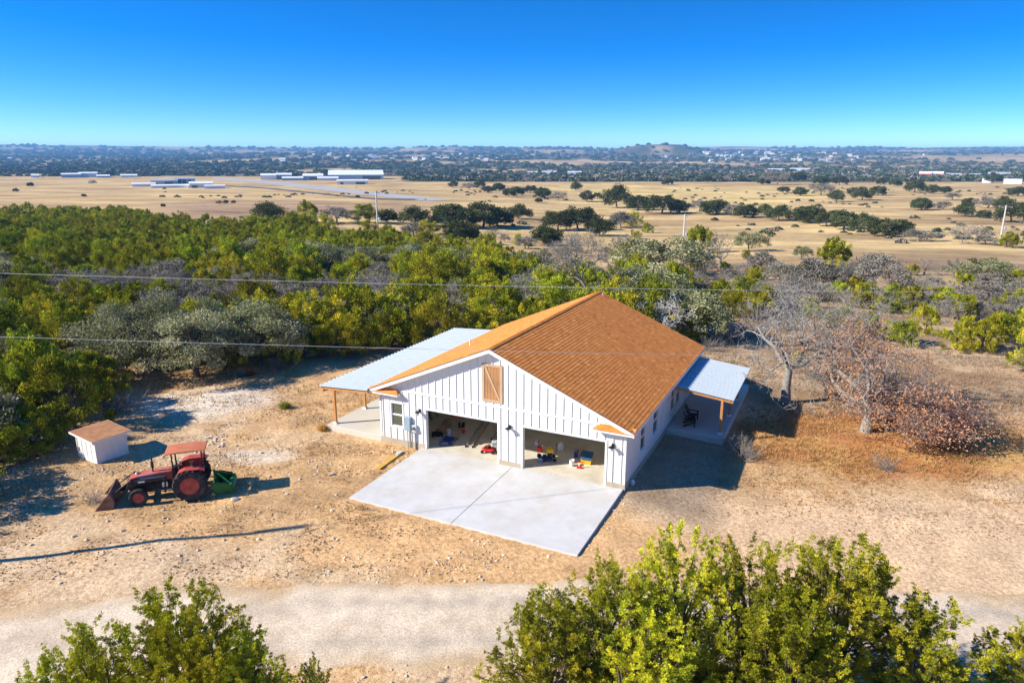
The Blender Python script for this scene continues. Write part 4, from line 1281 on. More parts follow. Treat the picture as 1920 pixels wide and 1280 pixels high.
# two big live oaks at the edge of the clearing
for sd, u, v, w, h, st, lab in ((1, 292, 694, 9.6, 7.2, 2, 'large spreading live oak with forked trunk at the left clearing edge'), (2, 372, 700, 8.8, 6.6, 1, 'live oak with stout straight trunk right of the forked one')):
    p = P(u, v)
    V, F, Cc, tips = oak_mid(500 + sd, h, w, 92, 200, .2, (OD * 1.1, OL * 1.05, OY * 1.15))
    pr = (np_mesh('crown', V, F, M_oak, Cc), oak_limbs(tips, h, w, .26, np.random.default_rng(sd), M_bark, maxl=80, stems=st), h, w)
    put(pr, 'live_oak_tree', lab, 'tree', None, p.x, p.y, 1)
p = P(470, 690)
V, F, Cc, tips = oak_mid(507, 5.6, 8.0, 110, 160, .22, (OD * 1.4, OL * 1.3, OY * 1.3))
put((np_mesh('crown', V, F, M_oak, Cc), oak_limbs(tips, 5.6, 8, .2, np.random.default_rng(9), M_bark, maxl=60), 5.6, 8), 'live_oak_tree', 'live oak with grey-green crown right of the two trunked oaks', 'tree', None, p.x, p.y + 2, 1)

# leafless oak by the right porch
p = P(1474, 747)
t_, b_, tips = bare_mesh(41, 7.6, 8.2, .25, M_barkd, 6, (5, 4, 3, 3, 3), gnarl=.3, n0=8, trunk_h=.30, twig=.010)
e = empty('leafless_oak_tree', (p.x, p.y, gz(p.x, p.y)), 0.6)
e.scale = (1.3, 1.3, 1.25); tag(e, 'gnarled leafless oak standing by the right porch', 'tree')
link('trunk', t_, e); link('branches', b_, e)
# ball of mistletoe in it
q = P(1508, 700)
rg = np.random.default_rng(5)
pos = rand_dir(900, rg) * (rg.random((900, 1)) ** .35) * np.array([.42, .42, .46])
V, F = leaf_quads(pos, unit(pos + rand_dir(900, rg) * .3), .12, .06, rg)
mist = link('mistletoe', np_mesh('mistletoe', V, F, M_jun, np.repeat(jun_cols(900, rg, .5), 4, 0)), e, (1.15, .1, 2.55))
# oak with brown leaves, broken low on the right
p = P(1624, 800)
t_, b_, tips = bare_mesh(52, 8.0, 9.5, .27, M_barkg, 5, (5, 4, 4, 4), droop=.3, gnarl=.34, n0=8, trunk_h=.22, twig=.009)
e = empty('brown_leaved_oak_tree', (p.x, p.y, gz(p.x, p.y)), 2.2)
e.scale = (1.25, 1.25, 1.2); tag(e, 'oak with pale twisted limbs and hanging rust-brown leaves', 'tree')
link('trunk', t_, e); link('branches', b_, e)
tp = np.array([t[0] for t in tips if t[0][2] < 6.0]); rg = np.random.default_rng(6)
sel = tp[rg.integers(0, len(tp), 9000)]
grp = (fbm(sel[:, 0] * .6, sel[:, 1] * .6 + sel[:, 2] * .4, 2, 3) > .44)
sel = sel[grp]
pos = sel + rg.normal(size=sel.shape) * .16
V, F = leaf_quads(pos, unit(rand_dir(len(pos), rg) + np.array([0, 0, -.4])), rg.uniform(.08, .16, len(pos)), rg.uniform(.05, .09, len(pos)), rg)
cc = np.array([.44, .21, .10]) + (np.array([.46, .25, .14]) - np.array([.30, .125, .055])) * rg.random((len(pos), 1))
link('dry_leaves', np_mesh('dry_leaves', V, F, M_dead, np.repeat(cc, 4, 0)), e)
# low crown of the same kind, lying to the right
p2 = P(1700, 806)
t_, b_, tips = bare_mesh(57, 4.6, 10.5, .16, M_barkg, 5, (7, 5, 4, 3), droop=.3, gnarl=.4, n0=6, trunk_h=.18, twig=.010)
e = empty('brown_leaved_oak_tree', (p2.x, p2.y, gz(p2.x, p2.y)), .4)
tag(e, 'low sprawling oak full of rust-brown leaves right of the pale-limbed oak', 'tree')
e.scale = (1.45, 1.45, .9)
link('trunk', t_, e); link('branches', b_, e)
tp = np.array([t[0] for t in tips]); sel = tp[rg.integers(0, len(tp), 14000)]
sel = sel[sel[:, 2] > .4]
pos = sel + rg.normal(size=sel.shape) * np.array([.42, .42, .22])
V, F = leaf_quads(pos, unit(rand_dir(len(pos), rg) + np.array([0, 0, -.4])), rg.uniform(.08, .16, len(pos)), rg.uniform(.05, .09, len(pos)), rg)
cc = np.array([.44, .21, .10]) + (np.array([.56, .34, .18]) - np.array([.30, .125, .055])) * rg.random((len(pos), 1))
link('dry_leaves', np_mesh('dry_leaves', V, F, M_dead, np.repeat(cc, 4, 0)), e)
# bleached dead tree behind the roof, and the leaning one
p = P(1242, 640)
t_, b_, tips = bare_mesh(63, 5.8, 6.2, .22, M_barkw, 5, (6, 5, 4, 3), gnarl=.55, n0=7, trunk_h=.3, droop=.25, twig=.016, lean=(-.8, 0))
e = empty('dead_tree', (p.x, p.y, gz(p.x, p.y)), 0.2); tag(e, 'bleached white dead tree with tangled limbs behind the right roof slope', 'tree'); link('trunk', t_, e); link('branches', b_, e)
p = P(1128, 585)
t_, b_, tips = bare_mesh(67, 8.6, 4.5, .22, M_barkg, 5, (5, 5, 4, 4), gnarl=.3, n0=7, trunk_h=.48, twig=.014, lean=(-5.2, .6))
e = empty('dead_tree', (p.x, p.y, gz(p.x, p.y)), 0); tag(e, 'leaning grey dead tree above the far end of the roof ridge', 'tree'); link('trunk', t_, e); link('branches', b_, e)
# grey brush
BR = [(1340, 640, 1.2), (1375, 636, 1.3), (1395, 628, 1.2), (1330, 655, .8), (1545, 640, 1.0), (1590, 650, .8), (1480, 612, 1.2), (1760, 560, 1.6), (1820, 580, 1.6), (1700, 545, 1.5), (1445, 560, 1.5), (1280, 668, .7), (520, 688, .8), (700, 640, 1.2),
      (1530, 700, 1.1), (1560, 740, .9), (1395, 850, .7), (1378, 830, .6), (1660, 870, .6), (230, 770, 1.0), (1660, 560, 1.4), (1900, 600, 1.5), (1600, 570, 1.5), (1740, 600, 1.4), (1860, 620, 1.2), (1550, 560, 1.4), (1400, 545, 1.5), (1480, 545, 1.6), (1300, 530, 1.7), (1380, 520, 1.8)]
for i, (u, v, s) in enumerate(BR):
    p = P(u, v)
    o = link('leafless_brush', BRSH[i % 3], None, (p.x, p.y, gz(p.x, p.y)), (0, 0, rnd.uniform(0, 6)), (s * 1.3, s * 1.3, s))
    tag(o, 'leafless grey brush %s' % ('behind the right end of the roof' if u < 1410 and v < 700 else 'by the right porch' if u < 1410 else 'at the left clearing edge' if u < 800 else 'under the yard oaks' if v > 690 else 'among the grey scrub at far right' if u > 1600 else 'among the scrub behind the leafless oak'), 'brush', 'leafless grey brush round the clearing')

# ---- foreground junipers below the camera: tufts on branches
def juniper_near(seed, h, w, nbr=36, warm=.35):
    rg = np.random.default_rng(seed)
    PV, PD, PC = [], [], []
    ph = rg.uniform(0, 6.28, 3)
    bra, trk = MB(), MB()
    for st in range(4):
        a = st * 1.57 + rg.uniform(-.4, .4)
        e = Vector((np.cos(a) * w * .13, np.sin(a) * w * .13, h * rg.uniform(.5, .75)))
        trk.tube([(np.cos(a) * .08, np.sin(a) * .08, -.3), (np.cos(a) * .12, np.sin(a) * .12, .1), Vector((0, 0, 0)).lerp(e, .5) + Vector((rg.normal() * .1, rg.normal() * .1, 0)), e], [.12, .10, .075, .02], 7)
    def cluster(c, ax, ln, rad, base, nk, nq):
        """knobby spray: small dense tufts packed along an axis"""
        x, y = frame_from(ax[None])
        for k in range(nk):
            t = (k + rg.random()) / nk
            rr = rad * (1 - t) ** .5 * (.35 + .65 * min(1, t * 4)) * rg.uniform(.35, 1.0)
            a = rg.uniform(0, 6.28); o = x[0] * np.cos(a) + y[0] * np.sin(a)
            tc = c + ax * ln * (t - .3) + o * rr
            kr = rg.uniform(.045, .085)
            dv = rand_dir(nq, rg); dv[:, 2] = np.where(dv[:, 2] < -.3, -dv[:, 2], dv[:, 2])
            PV.append(tc + dv * kr * rg.uniform(.45, 1.05, (nq, 1)) + ax * .03)
            PD.append(unit(dv * .8 + ax * .55 + o * .2 + rand_dir(nq, rg) * .25))
            PC.append(base * rg.uniform(.7, 1.3) * rg.uniform(.8, 1.2, (nq, 1)))
    for i in range(nbr):
        az = rg.uniform(0, 2 * np.pi); q = rg.random()
        ze = h * (.14 + .84 * q ** .85)
        lob = 1 + .16 * np.sin(2 * az + ph[0]) + .13 * np.sin(3 * az + ph[1])
        zz = (ze / h - .34) / .66
        rr = w * .5 * lob * (max(0.02, 1 - max(zz, 0) ** 1.8) ** .62 if zz > 0 else .85 + .15 * ze / (h * .34)) * rg.uniform(.5, 1.05)
        E_ = np.array([rr * np.cos(az), rr * np.sin(az), ze])
        S_ = np.array([E_[0] * .1, E_[1] * .1, max(.2, ze * rg.uniform(.4, .7))])
        M_ = S_ * .5 + E_ * .5 + np.array([rg.normal() * .1, rg.normal() * .1, -.1])
        bra.tube([S_, M_, E_], [.030, .020, .006], 4, cap=False)
        tone = jun_cols(1, rg, warm)[0]
        ncl = rg.integers(7, 10)
        for k in range(ncl):
            t = .45 + .55 * (k + rg.random()) / ncl
            c = (S_ * (1 - t) ** 2 + 2 * M_ * t * (1 - t) + E_ * t * t) + rg.normal(size=3) * np.array([.19, .19, .12])
            out = unit(np.array([c[0], c[1], .01]))
            ax = unit(out * 1.1 * (1 - c[2] / h * .6) + np.array([0, 0, .8]) + rg.normal(size=3) * .35)
            base = tone * .55 + jun_cols(1, rg, warm)[0] * .45
            cluster(c, ax, rg.uniform(.28, .5), rg.uniform(.09, .16), base, 9, 21)
        if zz > .3: cluster(E_ + np.array([rg.normal() * .08, rg.normal() * .08, .1]), unit(np.array([rg.normal() * .2, rg.normal() * .2, 1])), rg.uniform(.35, .6), rg.uniform(.09, .13), tone, 10, 21)
    PV, PD, PC = np.concatenate(PV), np.concatenate(PD), np.concatenate(PC)
    n = len(PV)
    V, F = leaf_quads(PV, PD, rg.uniform(.045, .085, n), rg.uniform(.016, .029, n), rg)
    return np_mesh('crown', V, F, M_jun, np.repeat(PC, 4, 0)), trk.mesh('trunk', M_bark), bra.mesh('branches', M_bark)
FGP = [(juniper_near(901, 6.2, 5.6, 84, .3), 6.2, 5.6), (juniper_near(902, 6.2, 5.6, 84, .35), 6.2, 5.6), (juniper_near(903, 6.2, 5.4, 80, .25), 6.2, 5.4), (juniper_near(904, 5.4, 4.2, 58, .8), 5.4, 4.2), (juniper_near(905, 5.4, 4.0, 54, .55), 5.4, 4.0)]
def fg_tree(seed, u, vtop, yb, w, label, nbr=0, warm=0):
    """crown top at picture point (u, vtop) when the trunk stands at distance yb"""
    b = -(vtop - 640) / FPX
    dz = (-SP + b * CP) / (CP + b * SP)
    ztop_ = CAM_H + yb * dz
    fwd = yb * CP - (ztop_ - CAM_H) * SP
    x = (u - 960) / FPX * fwd
    g0 = gz(x, yb); h = ztop_ - g0
    (c, t, br), ph_, pw_ = FGP[3 + seed % 2] if seed in (8, 9, 10, 11, 14) else FGP[seed % 3]
    sz_ = h * .965 / ph_; sx_ = w / pw_
    e = empty('juniper_tree', (x, yb, g0 - .03), rnd.uniform(0, 6))
    tag(e, label, 'tree', None)
    for nm_, me_ in (('trunk', t), ('branches', br), ('crown', c)): link(nm_, me_, e, sc=(sx_, sx_, sz_))
    return e
fg_tree(1, 1282, 985, 18.6, 5.5, 'tallest foreground juniper, its pointed top before the driveway corner', nbr=55)
fg_tree(2, 1425, 1010, 18.0, 5.3, 'foreground juniper right of the tallest one', nbr=50)
fg_tree(3, 1590, 1018, 18.4, 6.5, 'broad yellow-green foreground juniper in the middle of the right clump', nbr=59)
fg_tree(4, 1752, 1125, 17.4, 5.3, 'rounded foreground juniper at the right end of the clump', nbr=46)
fg_tree(5, 1148, 1045, 18.2, 4.6, 'foreground juniper left of the tallest one', nbr=41)
fg_tree(6, 1030, 1105, 17.4, 4.6, 'low foreground juniper at the left end of the right clump', nbr=39)
fg_tree(7, 1945, 1175, 17.2, 3.6, 'foreground juniper cut by the bottom right corner', nbr=30)
fg_tree(12, 1500, 1120, 16.4, 5.5, 'nearest foreground juniper low in the middle of the right clump', nbr=41)
fg_tree(13, 1210, 1130, 16.6, 5.3, 'low foreground juniper under the tallest one', nbr=37)
fg_tree(8, 298, 1096, 16.9, 4.3, 'foreground juniper with reddish-tipped crown at bottom left', nbr=35, warm=.75)
fg_tree(9, 385, 1108, 16.5, 3.8, 'foreground juniper with twin tops right of the reddish-tipped one', nbr=32, warm=.6)
fg_tree(10, 150, 1165, 16.4, 3.4, 'small foreground juniper at the far bottom left', nbr=26, warm=.6)
fg_tree(11, 575, 1240, 16.2, 1.9, 'little juniper bush on rubble right of the bottom-left clump', nbr=11, warm=.4)
fg_tree(14, 455, 1175, 16.0, 3.1, 'foreground juniper at the right of the bottom-left clump', nbr=24, warm=.5)
fg_tree(10, 62, 1238, 15.6, 2.4, 'lowest foreground juniper at the left end of the bottom-left clump')
# ================================================================== far country
# woodland on the valley floor and the hills: low-poly tree clumps, one mass
LUMP = []
for i in range(4):
    rg = np.random.default_rng(700 + i)
    n_ = 60
    pos = rand_dir(n_, rg) * np.array([.5, .5, .36]) * rg.uniform(.75, 1.1, (n_, 1)); pos[:, 2] = np.abs(pos[:, 2]) + .06
    V, F = leaf_quads(pos, unit(pos + rand_dir(n_, rg) * .6), .34, .3, rg)
    tone = [np.array([.10, .115, .05]), np.array([.13, .14, .07]), np.array([.26, .22, .165]), np.array([.085, .10, .045])][i]
    LUMP.append(np_mesh('far_tree', V, F, M_far, np.repeat(tone * rg.uniform(.7, 1.35, (n_, 1)), 4, 0)))
N = 90000
yy = np.exp(RNG.uniform(np.log(640), np.log(9300), N)); xx = RNG.uniform(-.85, .85, N) * yy
wmask = woods(xx, yy)
dens = wmask * np.clip(.25 + .75 * sst(.35, .6, fbm(xx / 60, yy / 110, 2, 97)), 0, 1)
keep = (RNG.random(N) < dens * .22)
xx, yy = xx[keep], yy[keep]
scl = RNG.uniform(6, 12, len(xx)) * (1 + yy / 2600)
zz = mesh_z(xx, yy) - .6
scatter('distant_woodland', LUMP, np.stack([xx, yy, zz], 1), scl, 'distant woodland covering the valley and the blue hills')
# scrub dotted over the open pasture
N = 7000
yy = RNG.uniform(240, 900, N); xx = RNG.uniform(-.5, .85, N) * yy
uu, vv, _ = project(xx, yy, mesh_z(xx, yy))
d_ = sst(.52, .66, fbm(xx / 60, yy / 90, 3, 33)) * (.25 + .75 * ((uu > 900) & (vv < 352)))
d_ = np.where((uu < 900) & (vv > 372), 0, d_)
keep = RNG.random(N) < d_ * .6
xx, yy = xx[keep], yy[keep]
o = scatter('pasture_scrub', LUMP[:3], np.stack([xx, yy, mesh_z(xx, yy) - .2], 1), RNG.uniform(1.6, 4.2, len(xx)), 'low dark scrub dotted over the far dry pasture')
o['category'] = 'scrub'

# airfield runway and taxiway
def strip(name, top, bot, colr, label, n_=14, dz=.12):
    vs, fs = [], []
    tu = np.interp(np.linspace(0, 1, n_), np.linspace(0, 1, len(top)), [p[0] for p in top]); tv = np.interp(np.linspace(0, 1, n_), np.linspace(0, 1, len(top)), [p[1] for p in top])
    bu = np.interp(np.linspace(0, 1, n_), np.linspace(0, 1, len(bot)), [p[0] for p in bot]); bv = np.interp(np.linspace(0, 1, n_), np.linspace(0, 1, len(bot)), [p[1] for p in bot])
    for i in range(n_):
        a, b = P(tu[i], tv[i]), P(bu[i], bv[i])
        for k in range(5):
            q = a.lerp(b, k / 4); vs.append((q.x, q.y, gz(q.x, q.y) + dz))
    for i in range(n_ - 1):
        for k in range(4): fs.append((i * 5 + k, i * 5 + k + 1, i * 5 + k + 6, i * 5 + k + 5))
    mb = MB(); mb.add(vs, fs)
    return tag(mb.build(name, mat(name + '_surface', colr, .95, .08, .02)), label, None, None, 'structure')
strip('runway', [(400, 332), (560, 344), (720, 362), (850, 375)], [(400, 336), (520, 347), (690, 366), (800, 377)], (.40, .38, .36), 'pale airfield runway running across the plain')
strip('airfield_track', [(260, 343), (480, 350), (700, 372), (800, 373)], [(260, 344.5), (480, 352), (695, 374.5), (800, 375.5)], (.10, .09, .085), 'dark service track beside the runway')

M_fw = mat('far_white_wall', (.72, .73, .74), .6, .04, .05)
M_fb = mat('far_blue_wall', (.30, .42, .52), .6, .06, .05)
M_fr = mat('far_white_roof', (.78, .79, .80), .5, .03, .05)
M_ft = mat('far_tan_wall', (.52, .47, .39), .7, .06, .05)
M_fg = mat('far_grey_roof', (.36, .38, .41), .6, .05, .05)
M_fred = mat('far_red_wall', (.40, .05, .035), .6, .1, .05)
M_fdk = mat('far_dark_door', (.09, .11, .13), .6, .1, .05)
def far_building(name, u0, u1, v, hpx, depth, rpx, wall, roof_, label, doors=(), gable='side', turn=0.0):
    p = P((u0 + u1) / 2, v); k = ppm(p)
    w = (u1 - u0) / k; h = hpx / k; rh = rpx / k
    e = empty(name, (p.x, p.y, gz(p.x, p.y) - .5), math.atan2(-p.x, p.y) * 1.0 + turn)
    tag(e, label, 'building')
    MB().box(-w / 2, w / 2, 0, depth, 0, h + .5).build('wall', wall, e)
    z = h + .5; ov = w * .012
    mb = MB()
    if gable == 'side': mb.prism([(-ov, z + .02), (depth / 2, z + rh), (depth + ov, z + .02)], 'x', -w / 2 - ov, w / 2 + ov)
    else: mb.prism([(-w / 2 - ov, z + .02), (0, z + rh), (w / 2 + ov, z + .02)], 'y', -ov, depth + ov)
    mb.build('roof', roof_, e)
    for a, b, f in doors:
        MB().box(-w / 2 + a * w, -w / 2 + b * w, -.25, 0.0, .5, .5 + h * f).build('door', M_fdk, e)
    return e
far_building('hangar', 490, 518, 337, 8, 40, 3, M_fw, M_fr, 'white hangar at the left end of the airfield row')
far_building('hangar', 519, 547, 336, 8, 40, 3, M_ft, M_fr, 'white-roofed hangar second from the left in the airfield row')
far_building('hangar', 530, 568, 338.5, 4.5, 18, 2.5, M_fb, M_fr, 'low blue-walled hangar in front of the airfield row')
far_building('hangar', 569, 606, 338, 8, 38, 4, M_fb, M_fr, 'hangar with pale blue front in the middle of the airfield row', ((.3, .8, .7),))
far_building('hangar', 596, 634, 338.5, 4.5, 16, 2.5, M_fw, M_fr, 'low white shed beside the pale blue hangar')
far_building('hangar', 618, 718, 337, 9, 70, 8, M_fb, M_fr, 'very large white-roofed hangar, biggest building of the airfield', ((.62, .95, .7),))
far_building('hangar', 633, 690, 346, 7, 22, 2, M_fw, M_fr, 'long low white building in front of the largest hangar', ((.1, .2, .6), (.6, .9, .6)))
far_building('warehouse', 286, 332, 346, 7, 40, 3, M_ft, M_fg, 'tan warehouse of the left airfield group', ((.5, .8, .6),))
far_building('warehouse', 330, 365, 345, 9.5, 30, 2, M_fb, M_fg, 'grey-blue warehouse with tall dark doors', ((.15, .3, .85), (.4, .55, .85), (.65, .8, .85)))
far_building('warehouse', 250, 290, 350, 5, 24, 2, M_fw, M_fr, 'low white building at the left of the left airfield group')
far_building('warehouse', 288, 358, 352, 4, 20, 2, M_fw, M_fr, 'long low white shed in front of the tan warehouse')
far_building('warehouse', 357, 398, 352, 8, 26, 3, M_fw, M_fr, 'white building nearest to the viewer in the left airfield group', ((.1, .35, .5),))
far_building('warehouse', 385, 421, 353.5, 5, 18, 1.5, M_fw, M_fr, 'flat white annex at the right of the left airfield group')
for i, (u0, u1, v, h) in enumerate([(60, 73, 333, 4), (118, 150, 333, 6), (151, 181, 332, 7), (183, 205, 333, 3), (228, 256, 332, 3)]):
    far_building('warehouse', u0, u1, v, h, 40, 2, [M_fw, M_fb][i % 2], M_fr, ['tiny white shed at the far left of the plain', 'grey far building left of the pale green roof', 'far building with pale roof at left of the plain', 'thin white far shed left of the airfield', 'thin white far shed nearest the airfield'][i])
for i, (u0, u1, v, h, m1, m2) in enumerate([(1724, 1744, 333, 7, M_fred, M_fr), (1742, 1766, 333, 7, M_fred, M_fr), (1775, 1800, 333, 4, M_fred, M_fg), (1818, 1838, 333, 3.5, M_fred, M_fg), (1855, 1890, 332, 5, M_ft, M_fg), (1884, 1912, 345, 5, M_fw, M_fr), (1842, 1856, 343, 4, M_fw, M_fr)]):
    far_building('barn', u0, u1, v, h, 20, 4, m1, m2, ['red barn with white roof, left of the barn pair', 'red barn with white roof, right of the barn pair', 'long red farm shed beside the barn pair', 'small red farm shed right of the long one', 'wide farm building with grey roof at right', 'white farm building nearest the right edge', 'small white farm shed by the round tree'][i])
for i, (u0, u1, v, h) in enumerate([(985, 1008, 327, 4), (1016, 1043, 327, 4.5), (1064, 1090, 329, 6), (1440, 1470, 322, 4), (1482, 1517, 322, 5), (1220, 1232, 326, 3)]):
    far_building('warehouse', u0, u1, v, h, 30, 1.5, M_fw, M_fr, ['low white building in the woods, left of three', 'low white building in the woods, middle of three', 'white building in the woods, right of three', 'long white building behind the right pasture, left one', 'long white building behind the right pasture, right one', 'tiny white building at the wood edge'][i])
# houses scattered over the hills
hm = MB(); hm.box(-.5, .5, -.35, .35, 0, .35); hm = hm.mesh('house', M_fw)
hr = MB(); hr.prism([(-.55, .35), (0, .62), (.55, .35)], 'y', -.4, .4) if False else hr.prism([(-.42, .35), (0, .6), (.42, .35)], 'x', -.55, .55); hr = hr.mesh('roof', M_ft)
hr2 = MB(); hr2.prism([(-.42, .35), (0, .6), (.42, .35)], 'x', -.55, .55); hr2 = hr2.mesh('roof', M_fg)
for i in range(110):
    if i < 70: u, v = rnd.gauss(1430, 90), rnd.uniform(287, 303)
    elif i < 95: u, v = rnd.uniform(600, 1000), rnd.uniform(290, 304)
    else: u, v = rnd.uniform(0, 1900), rnd.uniform(288, 303)
    if not -20 < u < 1940: continue
    p = P(u, v)
    if p.y > 9000: continue
    s = rnd.uniform(11, 19) * (1 + p.y / 9000)
    e = empty('far_house', (p.x, p.y, gz(p.x, p.y) - 1), rnd.uniform(-.7, .7))
    tag(e, 'tiny far house, a pale speck %s' % ('on the hills left of the flat-topped hill' if u < 1140 else 'at the foot of the flat-topped hill' if u < 1290 else 'in the village on the right hills, left part' if u < 1400 else 'in the village on the right hills, middle part' if u < 1500 else 'in the village on the right hills, right part' if u < 1640 else 'on the far right hills'), 'house', 'houses on the far hills')
    link('wall', hm, e, sc=s); link('roof', hr if i % 3 else hr2, e, sc=s)

# ---- power poles
M_pole = mat('weathered_pole', (.50, .48, .45), .9, .15, 2)
M_insul = mat('insulator', (.55, .58, .60), .3, .05)
M_xfmr = mat('transformer_grey', (.30, .36, .48), .5, .06)
def power_pole(x, y, h, label, arm=True, tr=False, rz=0.0):
    e = empty('power_pole', (x, y, gz(x, y)), rz); tag(e, label, 'power pole')
    MB().tube([(0, 0, -.6), (0, 0, h * .5), (0, 0, h)], [.17, .15, .11], 9).build('pole', M_pole, e)
    if arm:
        MB().box(-1.25, 1.25, .11, .23, h - .75, h - .61).build('crossarm', M_pole, e)
        for q in (-1.1, .0, 1.1):
            MB().lathe([(.03, 0), (.06, .04), (.03, .08), (.06, .12), (.02, .17)], 8, 'z', (q, .17 if q else 0, h - .61 if q else h)).build('insulator', M_insul, e)
        mb = MB(); mb.bar((-.7, .17, h - .75), (0, .1, h - 1.4), .04); mb.bar((.7, .17, h - .75), (0, .1, h - 1.4), .04); mb.build('brace', M_pole, e)
    if tr:
        MB().lathe([(.0, 0), (.26, .03), (.28, .1), (.28, .75), (.22, .82), (0, .84)], 12, 'z', (.42, 0, h * .28)).build('transformer', M_xfmr, e)
    return e
for u, v, vt, lab in ((708.5, 433, 362, 'grey power pole standing at the edge of the thicket'), (1281, 456, 404, 'white-topped power pole with crossarm in the middle pasture'), (1876, 447, 388, 'leaning-looking power pole with crossarm in the right pasture')):
    p = P(u, v); pl_ = power_pole(p.x, p.y, (v - vt) / ppm(p) / CP, lab, True, True, -.15); pl_.scale = (2.0, 2.0, 1)
# the line that crosses the yard
PA = Vector((-31.4, 26.0, 0)); PB = Vector((41.5, 43.8, 0))
pa = power_pole(PA.x, PA.y, 13.7, 'tall power pole just outside the left edge, its shadow on the yard', True, False, .23)
pb = power_pole(PB.x, PB.y, 9.3, 'power pole just outside the right edge', True, False, .23)
def wire(a, b, sag, r, label):
    pts = [a.lerp(b, k / 40) - Vector((0, 0, 4 * sag * (k / 40) * (1 - k / 40))) for k in range(41)]
    tag(MB().tube(pts, r, 5).build('power_line', mat('wire', (.55, .57, .58), .5, .05) if 'wire' not in MATS else MATS['wire']), label, 'power line')
ga, gb = gz(PA.x, PA.y), gz(PB.x, PB.y)
wire(Vector((PA.x, PA.y, ga + 13.75)), Vector((PB.x, PB.y, gb + 9.4)), .35, .010, 'upper power line crossing in front of the thicket')
wire(Vector((PA.x + .18, PA.y, ga + 11.3)), Vector((PB.x - .12, PB.y, gb + 4.9)), .3, .010, 'lower power line crossing over the house roof')

# ================================================================== haze over the far hills
zmax = float(max(Z.max(), CAM_H)) + 12
mb = MB(); mb.box(-9700, 9700, -200, 13800, float(Z.min()) - 1.2, zmax)
hz = mb.build('haze', None)
mh = bpy.data.materials.new('haze_air'); mh.use_nodes = True; nh = mh.node_tree; nh.nodes.clear()
oh = nh.nodes.new('ShaderNodeOutputMaterial'); pv = nh.nodes.new('ShaderNodeVolumePrincipled')
pv.inputs['Color'].default_value = (.26, .60, 1.0, 1); pv.inputs['Density'].default_value = 1.0e-4
nh.links.new(pv.outputs[0], oh.inputs['Volume'])
hz.data.materials.append(mh)
tag(hz, 'thin blue haze over the far valley', None, None, 'stuff')
# ================================================================== tractor
M_red = mat('tractor_red', (.42, .055, .04), .55, .15, 4, dirt=(.36, .17, .11), dirt_amt=.35, dscale=3)
M_redhood = mat('faded_red', (.40, .07, .05), .6, .12, 3, dirt=(.50, .24, .18), dirt_amt=.5, dscale=2)
M_canopy = mat('faded_orange', (.50, .145, .06), .7, .1, 2, dirt=(.55, .24, .13), dirt_amt=.4)
M_tyre = mat('tyre_rubber', (.028, .028, .03), .9, .3, 6, .3, 30, dirt=(.15, .13, .11), dirt_amt=.25, dscale=4)
M_iron = mat('black_iron', (.018, .018, .02), .5, .3, 5, dirt=(.07, .05, .04), dirt_amt=.3)
M_rust = mat('rusty_steel', (.20, .095, .06), .8, .3, 4, .3, 30, dirt=(.34, .2, .14), dirt_amt=.4, dscale=3)
M_green = mat('implement_green', (.012, .15, .03), .45, .2, 4, dirt=(.06, .16, .05), dirt_amt=.3)
M_chrome = mat('dull_chrome', (.5, .5, .5), .35, .1, metal=.8)
M_yel = mat('yellow_plastic', (.72, .42, .03), .5, .1)
TX, TYY, TH_ = -17.2, 34.45, R(180 + 17.5)
trac = empty('farm_tractor', (TX, TYY, gz(TX, TYY) - .02), TH_)
trac.scale = (1.05, 1.05, 1.05)
tag(trac, 'old red farm tractor with canopy and front loader on the rocky yard', 'tractor')
def wheel(x, y, r, w, rimr, lugs, side):
    """tyre with lugs; wheel axis along y"""
    mb = MB(); h = w / 2
    prof = [(rimr, -h * .8), (r * .82, -h), (r * .95, -h * .92), (r, -h * .55), (r, h * .55), (r * .95, h * .92), (r * .82, h), (rimr, h * .8)]
    mb.lathe(prof, 36, 'y')
    t = mb.build('wheel', M_tyre, trac, (x, y, r))
    if lugs:
        lg = MB()
        for k in range(lugs):
            a = 2 * math.pi * k / lugs
            for sd in (-1, 1):
                a2 = a + (math.pi / lugs if sd > 0 else 0)
                p0 = Vector((math.cos(a2) * r * 1.012, sd * .01, math.sin(a2) * r * 1.012)); p1 = Vector((math.cos(a2 + .17) * r * .985, sd * h * .98, math.sin(a2 + .17) * r * .985))
                lg.bar(p0, p1, .05, .07, (math.cos(a2), 0, math.sin(a2)))
        lg.build('tread', M_tyre, t)
    rm = MB(); o = side
    rm.lathe([(rimr * 1.04, o * h * .82), (rimr * .98, o * h * .86), (rimr * .92, o * h * .45), (rimr * .5, o * h * .35), (rimr * .42, o * h * .6), (rimr * .2, o * h * .62), (0, o * h * .62)], 28, 'y')
    for k in range(8):
        a = k * math.pi / 4; rm.lathe([(.022, o * h * .36), (.022, o * h * .52), (0, o * h * .53)], 6, 'y', (math.cos(a) * rimr * .66, 0, math.sin(a) * rimr * .66))
    rm.build('rim', M_red, t)
    return t
for sd in (1, -1):
    wheel(0, sd * .84, .80, .44, .43, 20, sd)
    wheel(2.38, sd * .74, .43, .24, .24, 0, sd)
MB().tube([(0, -.7, .8), (0, .7, .8)], .13, 10).build('rear_axle', M_iron, trac)
m = MB(); m.bar((2.38, -.62, .46), (2.38, .62, .46), .12, .12); m.box(2.28, 2.48, -.12, .12, .4, .72); m.build('front_axle', M_iron, trac)
m = MB(); m.prism([(-.3, .55), (-.3, 1.05), (.9, 1.05), (.9, .5), (.2, .42)], 'y', -.24, .24); m.build('transmission', M_red, trac)
